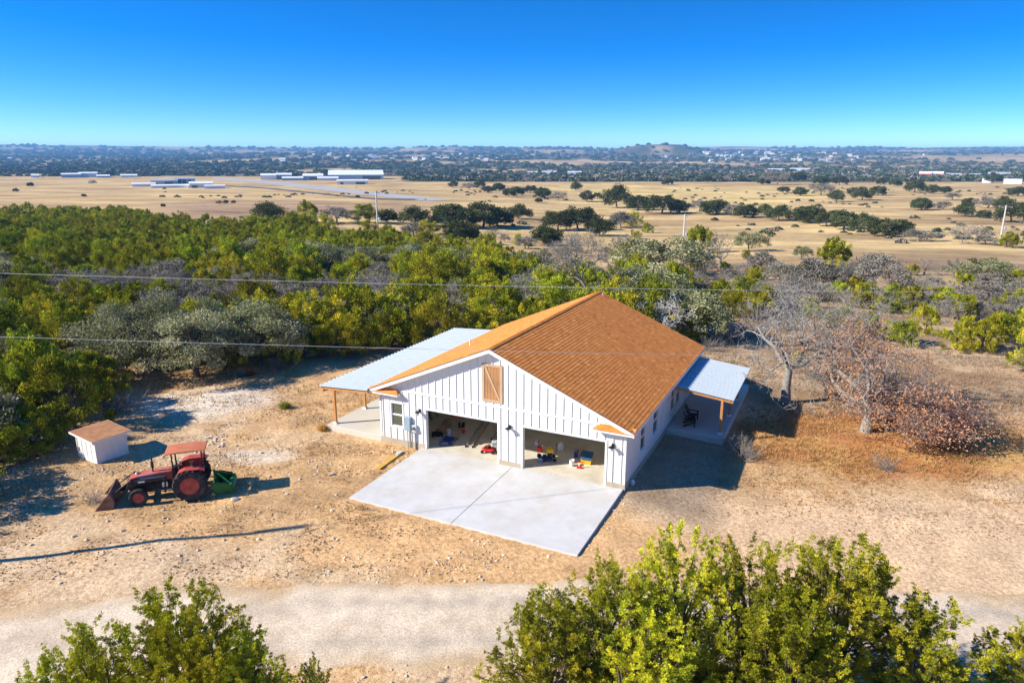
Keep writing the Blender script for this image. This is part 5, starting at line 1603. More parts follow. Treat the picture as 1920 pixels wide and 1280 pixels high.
m = MB(); m.box(.9, 2.6, -.2, .2, .5, .98); m.box(1.15, 1.5, .2, .3, .6, .85); m.box(1.7, 2.1, .2, .28, .62, .9); m.box(2.55, 2.85, -.22, .22, .48, 1.0); m.build('engine', M_iron, trac, bevel=.015)
m = MB(); m.prism([(.82, 1.0), (.82, 1.47), (1.4, 1.46), (2.45, 1.36), (2.78, 1.28), (2.84, 1.18), (2.84, .95)], 'y', -.30, .30)
hood = m.build('hood', M_redhood, trac, bevel=.035)
m = MB(); m.box(2.845, 2.87, -.25, .25, .62, 1.2); m.build('grille', M_iron, hood)
MB().box(1.1, 2.3, .302, .31, 1.18, 1.24).build('hood_stripe', M_trim, hood)
MB().tube([(1.72, .08, 1.4), (1.72, .08, 1.62), (1.72, .08, 1.64), (1.72, .08, 1.95), (1.72, .08, 1.97), (1.72, .08, 2.1), (1.70, .08, 2.2)], [.035, .035, .065, .065, .04, .04, .04], 10).build('exhaust_stack', M_iron, trac)
MB().lathe([(.0, 0), (.09, .01), (.1, .06), (.06, .1), (0, .11)], 10, 'z', (2.45, 0, 1.36)).build('intake_cap', M_chrome, trac)
m = MB(); m.prism([(.82, .95), (.82, 1.52), (.7, 1.55), (.6, 1.0)], 'y', -.26, .26); m.build('dashboard', M_iron, trac)
m = MB(); m.tube([(.68, 0, 1.5), (.5, 0, 1.66)], .022, 6)
for k in range(20):
    a0, a1 = k * .3142, (k + 1) * .3142
    f = lambda a: Vector((.5 + math.sin(a) * .1, math.cos(a) * .2, 1.66 + math.sin(a) * .16))
    m.tube([f(a0), f(a1)], .016, 5, cap=False)
m.bar((.5, -.2, 1.66), (.5, .2, 1.66), .02); m.build('steering_wheel', M_iron, trac)
m = MB(); m.box(-.05, .42, -.22, .22, 1.12, 1.22); m.box(-.16, -.04, -.22, .22, 1.2, 1.6); m.build('seat', M_black, trac, bevel=.03)
m = MB(); m.box(.2, .95, -.55, .55, .62, .66); m.build('foot_platform', M_iron, trac)
for sd in (1, -1):
    m = MB(); yi, yo = (.5, 1.0) if sd > 0 else (-1.0, -.5)
    prof = [(.66, .95), (.6, 1.3), (.44, 1.56), (.15, 1.66), (-.5, 1.65), (-.74, 1.56)]
    inn = [(x, z - .035) for x, z in prof]
    m.prism(prof + inn[::-1], 'y', yi, yo)
    ys = (.5, .53) if sd > 0 else (-.53, -.5)
    m.prism([(.66, .78), (.66, .95), (.58, 1.29), (.43, 1.54), (.15, 1.63), (-.5, 1.62), (-.7, 1.54), (-.55, .85)], 'y', *ys)
    fn = m.build('fender', M_red, trac)
    if sd < 0: MB().box(-.1, .12, -.499, -.494, 1.42, 1.54).build('sticker', M_yel, fn)
# roll frame and canopy
for x in (.72, -.62):
    for sd in (1, -1):
        MB().bar((x, sd * .52, 1.0 if x < 0 else 1.05), (x + (.02 if x > 0 else -.02), sd * .5, 2.42), .065, .065).build('canopy_post', M_iron, trac)
m = MB(); m.prism([(-.86, 2.45), (-.84, 2.49), (-.2, 2.52), (.5, 2.51), (1.02, 2.46), (1.05, 2.42)], 'y', -.62, .62); m.build('canopy', M_canopy, trac, bevel=.02)
# loader
for sd in (1, -1):
    y = sd * .47
    m = MB(); m.bar((1.2, y, .45), (1.12, y, 1.3), .09, .2, (0, 1, 0)); m.bar((1.2, sd * .2, .6), (1.2, y, .6), .1, .12); m.build('loader_upright', M_iron, trac)
    m = MB(); m.bar((1.12, y + sd * .08, 1.22), (2.62, y + sd * .08, 1.12), .08, .17, (0, 0, 1)); m.bar((2.55, y + sd * .08, 1.15), (3.42, y + sd * .08, .32), .08, .16, (0, 0, 1)); m.prism([(2.3, 1.06), (2.75, 1.2), (2.95, .8)], 'y', y + sd * .05, y + sd * .11)
    m.build('loader_arm', M_iron, trac)
    m = MB(); m.tube([(1.2, y + sd * .08, .62), (1.95, y + sd * .08, .92)], .05, 8); m.tube([(1.9, y + sd * .08, .9), (2.35, y + sd * .08, 1.06)], .026, 8)
    m.tube([(2.65, y + sd * .08, 1.28), (3.2, y + sd * .08, .92)], .042, 8); m.tube([(3.2, y + sd * .08, .92), (3.5, y + sd * .08, .7)], .024, 8); m.build('hydraulic_cylinder', M_iron, trac)
MB().bar((2.9, -.47, .84), (2.9, .47, .84), .09).build('loader_crossbar', M_iron, trac)
MB().box(1.05, 1.3, .555, .56, .75, 1.0).build('sticker', M_trim, trac)
MB().box(2.05, 2.35, .592, .597, 1.12, 1.2).build('sticker', M_trim, trac)
m = MB(); hw = .88
prof = [(3.62, .88), (3.50, .62), (3.44, .3), (3.52, .08), (3.7, .02), (4.36, -.0)]
inn = [(4.36, .018), (3.7, .04), (3.55, .1), (3.47, .31), (3.53, .61), (3.645, .865)]
m.prism(prof + inn, 'y', -hw, hw)
for sd in (1, -1):
    a, b = (hw, hw + .025) if sd > 0 else (-hw - .025, -hw)
    m.prism([(3.62, .88), (3.50, .62), (3.44, .3), (3.52, .08), (3.7, .01), (4.36, -.005), (4.2, .2)], 'y', a, b)
m.bar((3.63, -hw, .87), (3.63, hw, .87), .05); m.bar((3.46, -.5, .35), (3.46, -.5, .75), .05); m.bar((3.46, .5, .35), (3.46, .5, .75), .05)
m.build('loader_bucket', M_rust, trac)
# box scraper on the hitch
bx = empty('box_scraper', (TX, TYY, gz(TX, TYY)), TH_); bx.scale = (1.05, 1.05, 1.05); tag(bx, 'green box scraper hitched behind the red tractor', 'farm implement')
for sd in (1, -1):
    m = MB(); a, b = (.74, .775) if sd > 0 else (-.775, -.74); m.prism([(-1.05, .04), (-1.0, .62), (-1.25, .7), (-1.85, .5), (-1.95, .04)], 'y', a, b); m.build('side_plate', M_green, bx)
m = MB(); pr = [(-1.9 + .16 * math.cos(t), .24 + .2 * math.sin(t)) for t in np.linspace(-1.5, 3.4, 14)]
m.prism([(-1.72, .05), (-1.76, .05)] + [(x - .0, z) for x, z in pr], 'y', -.735, .735); m.build('rear_blade', M_green, bx)
m = MB(); m.prism([(-1.1, .35), (-1.05, .35), (-1.02, .58), (-1.08, .6)], 'y', -.735, .735); m.build('front_bar', M_green, bx)
m = MB(); m.bar((-1.1, -.3, .5), (-1.05, -.06, 1.08), .05, .09); m.bar((-1.1, .3, .5), (-1.05, .06, 1.08), .05, .09); m.bar((-1.05, 0, 1.05), (-1.85, .55, .48), .05); m.bar((-1.05, 0, 1.05), (-1.85, -.55, .48), .05)
m.build('hitch_mast', M_green, bx)
m = MB(); m.tube([(-.3, .35, .62), (-1.08, .42, .5)], .035, 8); m.tube([(-.3, -.35, .62), (-1.08, -.42, .5)], .035, 8); m.tube([(-.35, 0, 1.02), (-1.05, 0, 1.05)], .03, 8); m.build('hitch_link', M_iron, bx)
for k in range(4):
    y = -.5 + k * .333; MB().bar((-1.3, y, .02), (-1.3, y, .5), .03, .07).build('shank', M_iron, bx)
# dry brush pushed up by the bucket
pp_ = Vector((TX, TYY, 0)) + Vector((math.cos(TH_) * 4.75, math.sin(TH_) * 4.75, 0)); 
o = link('leafless_brush', BRSH[1], None, (pp_.x - .2, pp_.y + .1, gz(pp_.x, pp_.y)), (0, 0, 1), (.75, .75, .38)); tag(o, 'small heap of dry brush before the rusty loader bucket', 'brush')

# ================================================================== pump shed
a, b, c = P(137, 858), P(183, 868), P(240, 848)
ang_ = math.atan2(c.y - b.y, c.x - b.x)
shed = empty('pump_shed', (b.x, b.y, min(gz(b.x, b.y), gz(c.x, c.y)) + .02), ang_)
tag(shed, 'small white pump shed with low brown roof beside the thicket', 'shed')
sl_, sw_ = (c - b).length, (a - b).length
sh_, sh2 = 1.36, 1.36
m = MB(); m.box(0, sl_, 0, sw_, .06, sh_); sw = m.build('wall', M_white, shed)
for k in range(1, 4): MB().box(-.02, .02, -.02, 0, .08, sh_ - .1).build('batten', M_white, sw, (sl_ * k / 4, 0, 0))
for k in range(1, 4): MB().box(-.02, 0, -.02, .02, .08, sh_ - .1).build('batten', M_white, sw, (0, sw_ * k / 4, 0))
for x, y in ((0, 0), (sl_, 0), (0, sw_)): MB().box(x - .035, x + .035, y - .035, y + .035, .06, sh_).build('corner_board', M_trim, sw)
m = MB(); m.box(-.05, sl_ + .05, -.05, sw_ + .05, -.2, .06); m.build('base', M_trim, shed)
m = MB(); ov = .26; m.add([(-ov, -ov, sh_ - .02), (sl_ + ov, -ov, sh_ - .02), (sl_ + ov, sw_ + ov, sh_ + .12), (-ov, sw_ + ov, sh_ + .12), (-ov, -ov, sh_ + .10), (sl_ + ov, -ov, sh_ + .10), (sl_ + ov, sw_ + ov, sh_ + .24), (-ov, sw_ + ov, sh_ + .24)],
                         [(0, 1, 2, 3), (4, 5, 6, 7), (0, 1, 5, 4), (1, 2, 6, 5), (2, 3, 7, 6), (3, 0, 4, 7)])
rf = m.build('roof', M_trim, shed)
m = MB(); z0 = sh_ + .104; sl2 = .14 / (sw_ + 2 * ov)
for k in range(9):
    y0_ = -ov + .01 + k * (sw_ + 2 * ov - .02) / 9; y1_ = y0_ + (sw_ + 2 * ov) / 9 + .02
    xx0 = -ov + .01
    while xx0 < sl_ + ov - .05:
        w = min(rnd.uniform(.22, .34), sl_ + ov - .01 - xx0)
        q = MB(); za, zb2 = z0 + (y0_ + ov) * sl2, z0 + (min(y1_, sw_ + ov) + ov) * sl2
        q.add([(xx0, y0_, za), (xx0 + w - .005, y0_, za), (xx0 + w - .005, y0_, za + .018), (xx0, y0_, za + .018), (xx0 + w - .005, min(y1_, sw_ + ov), zb2 + .003), (xx0, min(y1_, sw_ + ov), zb2 + .003)], [(0, 1, 2, 3), (3, 2, 4, 5), (1, 4, 2), (0, 3, 5)])
        o = q.build('shingle', M_sh1, rf); o.color = (.44, .21, .1, 1) if rnd.random() < .5 else (.5, .25, .12, 1)
        xx0 += w

# ================================================================== things in the garage (house coordinates)
def in_house(name, label, cat, s, t, z=.014, rz=0.0, group=None):
    x, y = tow(s, t)
    e = empty(name, (x, y, z), HYAW + rz); tag(e, label, cat, group); return e
def gpix(u, v):                    # garage-floor point seen at picture point -> house coords
    a_ = (u - 960) / FPX; b_ = -(v - 640) / FPX
    d = Vector((a_, CP + b_ * SP, -SP + b_ * CP)); k = (.014 - CAM_H) / d.z
    return toh(d.x * k, d.y * k)
M_alu = mat('aluminium', (.55, .50, .44), .4, .08, metal=.4)
M_mower = mat('mower_red', (.62, .02, .02), .35, .08)
M_bk = mat('bucket_white', (.75, .76, .77), .5, .03)
M_blue = mat('blue_plastic', (.02, .07, .30), .45, .1)
M_teal = mat('dark_blue_fabric', (.025, .085, .16), .8, .15)
M_card = mat('cardboard', (.36, .23, .13), .9, .15)
M_fiber = mat('fibreglass_orange', (.50, .27, .12), .6, .1)
def ladder(label, u0, v0, u1, v1, n=11):
    s0, t0 = gpix(u0, v0); s1, t1 = gpix(u1, v1)
    ln = math.hypot(s1 - s0, t1 - t0)
    e = in_house('extension_ladder', label, 'ladder', s0, t0, .014, math.atan2(t1 - t0, s1 - s0))
    for sd in (-.22, .22): MB().box(0, ln, sd - .015, sd + .015, .0, .09).build('side_rail', M_fiber, e)
    for sd in (-.175, .175): MB().box(.15, ln + .1, sd - .013, sd + .013, .095, .17).build('fly_rail', M_alu, e)
    for k in range(n):
        x = .15 + (ln - .25) * k / (n - 1); MB().tube([(x, -.21, .06), (x, .21, .06)], .017, 6).build('rung', M_alu, e)
    for sd in (-.22, .22): MB().box(-.08, .05, sd - .04, sd + .04, 0, .11).build('foot', M_black, e)
ladder('orange-railed extension ladder lying on the left garage floor', 880, 838, 912, 790)
ladder('second extension ladder half hidden behind the middle pillar', 928, 824, 946, 796)
# mower
s, t = gpix(916, 847); e = in_house('lawn_mower', 'small bright red push mower inside the left garage bay', 'lawn mower', s, t, .014, .25)
m = MB(); m.prism([(-.42, .12), (-.42, .2), (-.25, .27), (.25, .27), (.4, .2), (.4, .12)], 'y', -.25, .25); m.build('deck', M_mower, e, bevel=.03)
m = MB(); m.lathe([(.0, .26), (.16, .26), (.16, .36), (.11, .42), (0, .43)], 12); m.box(-.2, -.05, -.13, .13, .28, .38); m.build('engine', M_black, e)
MB().lathe([(.0, .43), (.1, .43), (.1, .46), (0, .47)], 12).build('engine_cap', M_mower, e)
for x in (-.33, .33):
    for y in (-.28, .28): MB().lathe([(.0, -.03), (.05, -.03), (.1, -.025), (.1, .025), (.05, .03), (0, .03)], 14, 'y', (x, y, .1)).build('wheel', M_black, e)
m = MB(); m.tube([(-.38, .2, .2), (.3, .2, .62), (.5, .2, .66)], .014, 6); m.tube([(-.38, -.2, .2), (.3, -.2, .62), (.5, -.2, .66)], .014, 6); m.tube([(.5, -.2, .66), (.5, .2, .66)], .014, 6); m.build('handle', M_black, e)
s, t = gpix(930, 838); e = in_house('grass_bag', 'grey mower bag beside the red mower', 'bag', s, t, .014, .4)
m = MB(); m.prism([(-.3, .0), (-.25, .4), (.15, .5), (.3, .1), (.25, 0)], 'y', -.2, .2); m.build('bag', M_greybox, e, bevel=.06)
MB().tube([(-.2, 0, .42), (-.05, 0, .56), (.12, 0, .48)], .014, 6).build('strap', M_black, e)
def bucket(label, s, t, lid=None):
    e = in_house('bucket', label, 'bucket', s, t)
    MB().lathe([(0, .01), (.125, .0), (.15, .36), (.158, .37), (.152, .375), (.14, .36), (.118, .02), (0, .02)], 18).build('pail', M_bk, e)
    MB().tube([(-.152, 0, .33), (-.1, .1, .22), (0, .15, .17), (.1, .1, .22), (.152, 0, .33)], .006, 5).build('handle', M_pipe, e)
    return e
s, t = gpix(842, 815); bucket('white bucket standing by the blue mat in the left bay', s, t)
s, t = gpix(846, 819); e = in_house('blue_mat', 'crumpled blue tarp on the left garage floor', 'tarp', s + .1, t - .35)
rg = np.random.default_rng(3); mb = MB(); nn = 12
vs = [((i / nn - .5) * 1.0, (j / nn - .5) * .7, .02 + .10 * rg.random() * math.exp(-3 * ((i / nn - .5) ** 2 + (j / nn - .5) ** 2))) for i in range(nn + 1) for j in range(nn + 1)]
mb.add(vs, [(i * (nn + 1) + j, i * (nn + 1) + j + 1, (i + 1) * (nn + 1) + j + 1, (i + 1) * (nn + 1) + j) for i in range(nn) for j in range(nn)], True); mb.build('tarp', M_blue, e)
# string trimmer
s0, t0 = gpix(845, 834); s1, t1 = gpix(868, 813)
e = in_house('string_trimmer', 'string trimmer with red engine lying on the left floor', 'trimmer', s0, t0, .014, math.atan2(t1 - t0, s1 - s0)); ln = math.hypot(s1 - s0, t1 - t0)
MB().tube([(0, 0, .1), (ln, 0, .16)], .018, 7).build('shaft', M_alu, e); m = MB(); m.box(ln - .05, ln + .25, -.11, .11, .05, .28); m.build('engine', M_mower, e, bevel=.04)
MB().lathe([(0, .02), (.07, .02), (.07, .1), (.03, .13)], 10, 'z', (0, 0, 0)).build('cutting_head', M_fiber, e); m = MB(); m.tube([(ln * .55, -.1, .15), (ln * .55, 0, .3), (ln * .55, .1, .15)], .012, 6); m.build('handle', M_black, e)
MB().prism([(-.14, -.1), (.14, -.1), (.1, .15), (-.1, .15)], 'z', .09, .105).build('guard', M_black, e)
# hose and cords
def coil(label, s, t, r, mat_, n=3, zz=.02):
    e = in_house('coiled_hose', label, 'hose', s, t)
    pts = [(r * (1 + .06 * math.sin(7 * a)) * math.cos(a), r * .8 * math.sin(a) * (1 + .08 * math.cos(3 * a)), zz + .006 * a) for a in np.linspace(0, 6.28 * n, 22 * n)]
    MB().tube(pts, .014, 5).build('hose', mat_, e)
s, t = gpix(836, 833); coil('blue air hose loosely coiled near the left door', s, t, .42, M_blue)
s, t = gpix(822, 822); coil('grey cord coil at the left garage wall', s, t, .34, M_pipe, 2)
# boards leaning on the left wall
for i, (mt_, lab) in enumerate([(M_mower, 'narrow red board, leftmost leaning on the garage wall'), (M_bk, 'narrow white board leaning on the garage wall beside the red one'), (M_blue, 'narrow blue board leaning on the garage wall'), (M_greybox, 'grey board leaning on the garage wall right of the blue one'), (M_card, 'brown board leaning on the garage wall at the back')]):
    t = 3.5 + i * .34
    x, y = tow(.95 + .05 * i, t)
    o = MB().bar((0, 0, .03), (-.68, .05, 2.2), .13, .022, (1, 0, .3)).build('leaning_board', mt_, None, (x, y, .014), (0, 0, HYAW)); tag(o, lab, 'board')
# clutter by the wall
s, t = gpix(852, 808)
e = in_house('sawhorse', 'wooden sawhorse loaded with scraps at the back of the left bay', 'sawhorse', s - .2, t + .5, .014, .3)
MB().box(-.55, .55, -.05, .05, .62, .72).build('beam', M_card, e)
for x in (-.42, .42):
    for y in (-.26, .26): MB().bar((x, y, 0), (x * .9, y * .12, .66), .04, .08).build('leg', M_card, e)
m = MB(); m.box(-.4, .3, -.18, .14, .722, .80); m.box(-.2, .5, -.1, .2, .802, .86); m.build('scrap_boards', M_wood2, e)
for i, (u, v, w, h, mt_, lab) in enumerate([(826, 812, .5, .35, M_card, 'open cardboard box at the left garage wall'), (836, 803, .45, .5, M_card, 'taller cardboard box at the back left'), (866, 800, .4, .3, M_black, 'small black tool case at the back of the left bay'), (820, 816, .7, .2, M_black, 'dark folded canvas on the floor by the left wall')]):
    s, t = gpix(u, v); e = in_house(['cardboard_box', 'cardboard_box', 'tool_case', 'folded_canvas'][i], lab, ['box', 'box', 'case', 'canvas'][i], s, t, .014, .2 * i)
    m = MB(); m.box(-w / 2, w / 2, -w * .4, w * .4, 0, h); bd = m.build('body', mt_, e, bevel=.02)
    if i < 2:
        m = MB()
        for sg in (-1, 1): m.add([(-w / 2, sg * w * .4, h), (w / 2, sg * w * .4, h), (w / 2, sg * w * .62, h + .08), (-w / 2, sg * w * .62, h + .08)], [(0, 1, 2, 3)])
        m.build('flap', mt_, e)
    else: MB().tube([(-.1, 0, h), (-.08, 0, h + .05), (.08, 0, h + .05), (.1, 0, h)], .012, 6).build('handle', M_black, e)
# right bay: pressure washer cart, cans, buckets, tote
s, t = gpix(1024, 862); e = in_house('pressure_washer', 'black-framed wheeled machine with yellow engine in the right bay', 'pressure washer', s, t, .014, .5)
m = MB()
for y in (-.26, .26): m.tube([(-.45, y, .12), (.38, y, .12), (.6, y, .55), (.62, y, .95)], .018, 7); m.tube([(-.45, y, .12), (-.47, y, .4)], .018, 7)
m.tube([(.62, -.26, .95), (.62, .26, .95)], .018, 7); m.tube([(-.47, -.26, .4), (-.47, .26, .4)], .018, 7); m.build('frame', M_black, e)
m = MB(); m.box(-.35, .35, -.24, .24, .13, .17); m.build('tray', M_blue, e)
m = MB(); m.box(.0, .42, -.2, .2, .5, .74); m.lathe([(0, .74), (.1, .74), (.1, .79), (0, .8)], 10, 'z', (.2, 0, 0)); m.build('engine', M_yel, e, bevel=.04)
m = MB(); m.box(.05, .35, -.15, .15, .3, .5); m.box(-.2, .02, -.1, .1, .17, .34); m.build('pump', M_black, e)
for y in (-.32, .32): MB().lathe([(.0, -.035), (.08, -.035), (.14, -.03), (.14, .03), (.08, .035), (0, .035)], 16, 'y', (-.38, y, .14)).build('wheel', M_black if y > 0 else M_bluebox, e)
for y in (-.3, .3): MB().lathe([(.0, -.03), (.1, -.03), (.1, .03), (0, .03)], 12, 'y', (.48, y, .1)).build('wheel', M_black, e)
s, t = gpix(1048, 846); e = in_house('feed_bag', 'white plastic bag behind the black-framed machine', 'bag', s, t + .3); m = MB(); m.lathe([(.0, 0), (.2, .02), (.22, .2), (.16, .4), (.05, .46), (0, .46)], 12); m.build('bag', M_bk, e); MB().tube([(0, 0, .45), (.05, 0, .52)], .03, 6).build('tie', M_bk, e)
def can(label, s, t, mt_, capm, h=.36, w=.3, rz=0.3):
    e = in_house('fuel_can', label, 'can', s, t, .014, rz); m = MB(); m.box(-w / 2, w / 2, -w * .35, w * .35, 0, h * .75); m.build('body', mt_, e, bevel=.04)
    m = MB(); m.tube([(-w * .3, 0, h * .73), (-w * .25, 0, h), (w * .25, 0, h), (w * .3, 0, h * .73)], .022, 7); m.build('handle', mt_, e)
    MB().tube([(w * .38, 0, h * .72), (w * .45, 0, h * .92), (w * .6, 0, h * 1.15)], [.045, .035, .02], 8).build('spout', capm, e)
s, t = gpix(1012, 846); can('red fuel can with white spout in the right bay', s, t, M_mower, M_bk, .42, .34)
s, t = gpix(1003, 838); can('white jug with red cap behind the red fuel can', s, t + .25, M_bk, M_mower, .34, .24)
s, t = gpix(1072, 873); bucket('white bucket full of tools in the right bay', s, t)
s, t = gpix(1080, 857); can('dark blue jug behind the tool bucket', s, t, M_blue, M_black, .46, .26)
s, t = gpix(1100, 868); e = in_house('tote', 'yellow tote with tilted dark blue lid in the right bay', 'tote', s, t, .014, .1)
m = MB(); m.add([(x * q, y * q * .75, z) for z, q in ((0, .26), (.3, .32)) for x, y in ((-1, -1), (1, -1), (1, 1), (-1, 1))], [(0, 1, 2, 3), (4, 5, 6, 7), (0, 1, 5, 4), (1, 2, 6, 5), (2, 3, 7, 6), (3, 0, 4, 7)]); m.build('tub', M_yel, e)
m = MB(); m.add([(-.34, -.3, .36), (.34, -.3, .33), (.36, .22, .62), (-.32, .22, .66), (-.34, -.3, .40), (.34, -.3, .37), (.36, .22, .66), (-.32, .22, .70)], [(3, 2, 1, 0), (4, 5, 6, 7), (0, 1, 5, 4), (1, 2, 6, 5), (2, 3, 7, 6), (3, 0, 4, 7)]); m.build('lid', M_teal, e)
s, t = gpix(1089, 858); can('small orange-red fuel can beside the blue jug', s, t + .15, M_mower, M_yel, .4, .26)
s, t = gpix(1094, 860); e = in_house('cardboard_box', 'little brown box under the blue lid in the right bay', 'box', s - .1, t + .1); m = MB(); m.box(-.2, .2, -.15, .15, 0, .28); m.build('body', M_card, e, bevel=.01); m = MB(); m.box(-.2, .2, -.02, .02, .281, .285); m.build('tape', M_frame, e)
s, t = gpix(1086, 877); e = in_house('hand_pump', 'small red and white hand tool on the right garage floor', 'tool', s, t, .014, .2)
m = MB(); m.box(-.14, .14, -.1, .1, 0, .12); m.build('base', M_mower, e, bevel=.02); MB().tube([(0, 0, .12), (0, 0, .34)], .035, 8).build('barrel', M_bk, e); MB().tube([(-.12, 0, .35), (.28, 0, .38)], .02, 7).build('handle', M_mower, e)

# ================================================================== porch chairs
M_chair = mat('dark_brown_wood', (.028, .017, .011), .6, .2)
def chair(label, s, t, rz):
    x, y = tow(s, t); e = empty('porch_chair', (x, y, .192), HYAW + rz); tag(e, label, 'chair', None)
    for k in range(5): MB().box(-.02 + k * .1, .07 + k * .1, -.28, .28, .36 - k * -.012, .38 + k * .012).build('seat_slat', M_chair, e)
    for k in range(5):
        y0_ = -.27 + k * .11; MB().bar((-.02, y0_ + .05, .34), (-.36, y0_ + .05, 1.05 - .05 * abs(k - 2)), .1, .02, (1, 0, .4)).build('back_slat', M_chair, e)
    for sd in (-.32, .32):
        MB().box(.38, .46, sd - .03, sd + .03, 0, .56).build('leg', M_chair, e); MB().bar((-.3, sd, .04), (.4, sd, .38), .03, .12).build('leg', M_chair, e); MB().box(-.22, .5, sd - .07, sd + .07, .561, .585).build('armrest', M_chair, e)
    MB().bar((-.2, -.3, .56), (-.2, .3, .56), .04, .06).build('back_rail', M_chair, e)
chair('dark brown slatted chair on the right porch, nearer one', 17.1, 10.35, .25)
chair('dark brown slatted chair on the right porch, farther one', 17.0, 11.5, -.1)

# ================================================================== odds and ends in the yard
a, b = P(709, 876), P(753, 845); d = b - a
e = empty('yellow_form_board', (a.x, a.y, max(gz(a.x, a.y), gz(b.x, b.y)) + .03), math.atan2(d.y, d.x)); tag(e, 'yellow plank lying beside the driveway on stones', 'plank')
MB().box(0, d.length * .9, -.12, .12, .0, .05).build('board', mat('yellow_paint', (.62, .36, .03), .6, .15, 2, dirt=(.4, .28, .12), dirt_amt=.3), e)
MB().box(d.length * .78, d.length * 1.02, -.10, .14, .052, .09).build('block', M_greybox, e)
p = P(1186, 903); e = empty('plastic_jug', (p.x, p.y, gz(p.x, p.y)), 0); tag(e, 'white plastic jug on the ground by the garage corner', 'jug'); MB().lathe([(0, .0), (.12, .0), (.13, .2), (.05, .3), (.03, .31)], 12).build('body', M_bk, e); MB().lathe([(.035, .31), (.035, .35), (0, .355)], 8).build('cap', M_blue, e)

# rocks
ROCK = []
for i in range(6):
    bm = bmesh.new(); bmesh.ops.create_icosphere(bm, subdivisions=2, radius=.5)
    rg = np.random.default_rng(800 + i)
    cut = [(Vector(rand_dir(1, rg)[0]), rg.uniform(.22, .4)) for _ in range(9)]
    for v in bm.verts:
        for n_, dd_ in cut:
            q = v.co.dot(n_)
            if q > dd_: v.co -= n_ * (q - dd_)
        v.co.z *= .7; v.co *= 1 + rg.normal() * .03
    me = bpy.data.meshes.new('rock'); bm.to_mesh(me); bm.free()
    if i == 0: M_rock = mat('limestone', (.66, .57, .44), .95, .2, 3, .5, 20, dirt=(.36, .27, .17), dirt_amt=.5, dscale=3)
    me.materials.append(M_rock); ROCK.append(me)
nr = 0
def rock(x, y, s, label, grp):
    global nr
    o = link('rock', ROCK[nr % 6], None, (x, y, gz(x, y) + s * .08), (rnd.uniform(-.3, .3), rnd.uniform(-.3, .3), rnd.uniform(0, 6)), (s, s * rnd.uniform(.7, 1.1), s * rnd.uniform(.6, .9)))
    tag(o, label, 'rock', grp); nr += 1
p = P(441, 932); rock(p.x, p.y, .5, 'single pale block of limestone in the yard right of the tractor', None)
p = P(622, 886); rock(p.x, p.y, .45, 'flat pale stone lying alone left of the driveway', None)
for k in range(26):
    p = P(rnd.gauss(410, 26), rnd.gauss(832, 9)); rock(p.x, p.y, rnd.uniform(.16, .4), 'pale limestone in the rubble heap behind the tractor', 'rubble heap behind the tractor')
for k in range(14):
    p = P(rnd.uniform(735, 765), rnd.uniform(842, 872)); rock(p.x, p.y, rnd.uniform(.12, .28), 'stone under the yellow plank by the driveway', 'stones by the yellow plank')
for k in range(90):
    u, v = rnd.uniform(0, 640), rnd.uniform(880, 1090); p = P(u, v); s, t = toh(p.x, p.y)
    if abs(p.x - TX + 1.3) < 3.6 and abs(p.y - TYY) < 1.6: continue
    if abs(p.y - float(road_y(p.x))) < 3.2 or (s > 2.5 and t > -7.3): continue
    rock(p.x, p.y, rnd.uniform(.12, .27), 'small pale stone on the rocky left yard', 'loose stones of the left yard')
for k in range(22):
    p = P(rnd.uniform(540, 860), rnd.uniform(1215, 1276)); rock(p.x, p.y, rnd.uniform(.09, .2), 'small stone on the rubble below the gravel road', 'stones below the road')
for k in range(16):
    q = rnd.random(); x, y = tow(15.95 + rnd.uniform(.05, .4), -7 + q * 6.6); rock(x, y, rnd.uniform(.1, .2), 'small stone along the right edge of the driveway', 'stones along the driveway')
# finer rubble: one mass
def rubble(N, fn, smin, smax, name, label):
    V, F, Cc = [], [], []
    xs, ys = fn(N); zs = mesh_z(xs, ys); n_ = len(xs)
    sz = smin + (smax - smin) * RNG.random(n_) ** 3
    base = np.array([[1, 0, 0], [0, 1, 0], [-1, 0, 0], [0, -1, 0], [0, 0, .7], [0, 0, -.5]], float) * .5
    fc = np.array([[0, 1, 4], [1, 2, 4], [2, 3, 4], [3, 0, 4], [1, 0, 5], [2, 1, 5], [3, 2, 5], [0, 3, 5]])
    j = base[None] * RNG.uniform(.6, 1.4, (n_, 6, 1)) + RNG.normal(size=(n_, 6, 3)) * .08
    a_ = RNG.uniform(0, 6.28, n_); ca, sa = np.cos(a_)[:, None], np.sin(a_)[:, None]
    jx = j[:, :, 0] * ca - j[:, :, 1] * sa; jy = j[:, :, 0] * sa + j[:, :, 1] * ca
    P3 = np.stack([jx * sz[:, None] + xs[:, None], jy * sz[:, None] + ys[:, None], j[:, :, 2] * sz[:, None] + (zs + sz * .12)[:, None]], 2)
    F = (fc[None] + (np.arange(n_) * 6)[:, None, None]).reshape(-1, 3)
    cc = np.array([.68, .58, .44]) * RNG.uniform(.6, 1.15, (n_, 1)) * np.array([1, .96, .9]) ** RNG.uniform(0, 2, (n_, 1))
    return tag(link(name, np_mesh(name, P3.reshape(-1, 3), F, M_far, np.repeat(cc, 6, 0))), label, 'gravel', None, 'stuff')
def yard_pts(N):
    x = RNG.uniform(-34, 3, N); y = RNG.uniform(26, 54, N); s, t = toh(x, y)
    n_ = fbm(x / 3.5, y / 3.5, 3, 19)
    k = (RNG.random(N) < sst(.5, .68, n_) * 1.0 + .03) & ~((s > 2.6) & (t > -7.4)) & ~((s > -4.8) & (t > -.3)) & (np.abs(y - road_y(x)) > 2.5)
    return x[k], y[k]
rubble(20000, yard_pts, .03, .17, 'loose_rubble', 'loose limestone rubble strewn over the left yard')
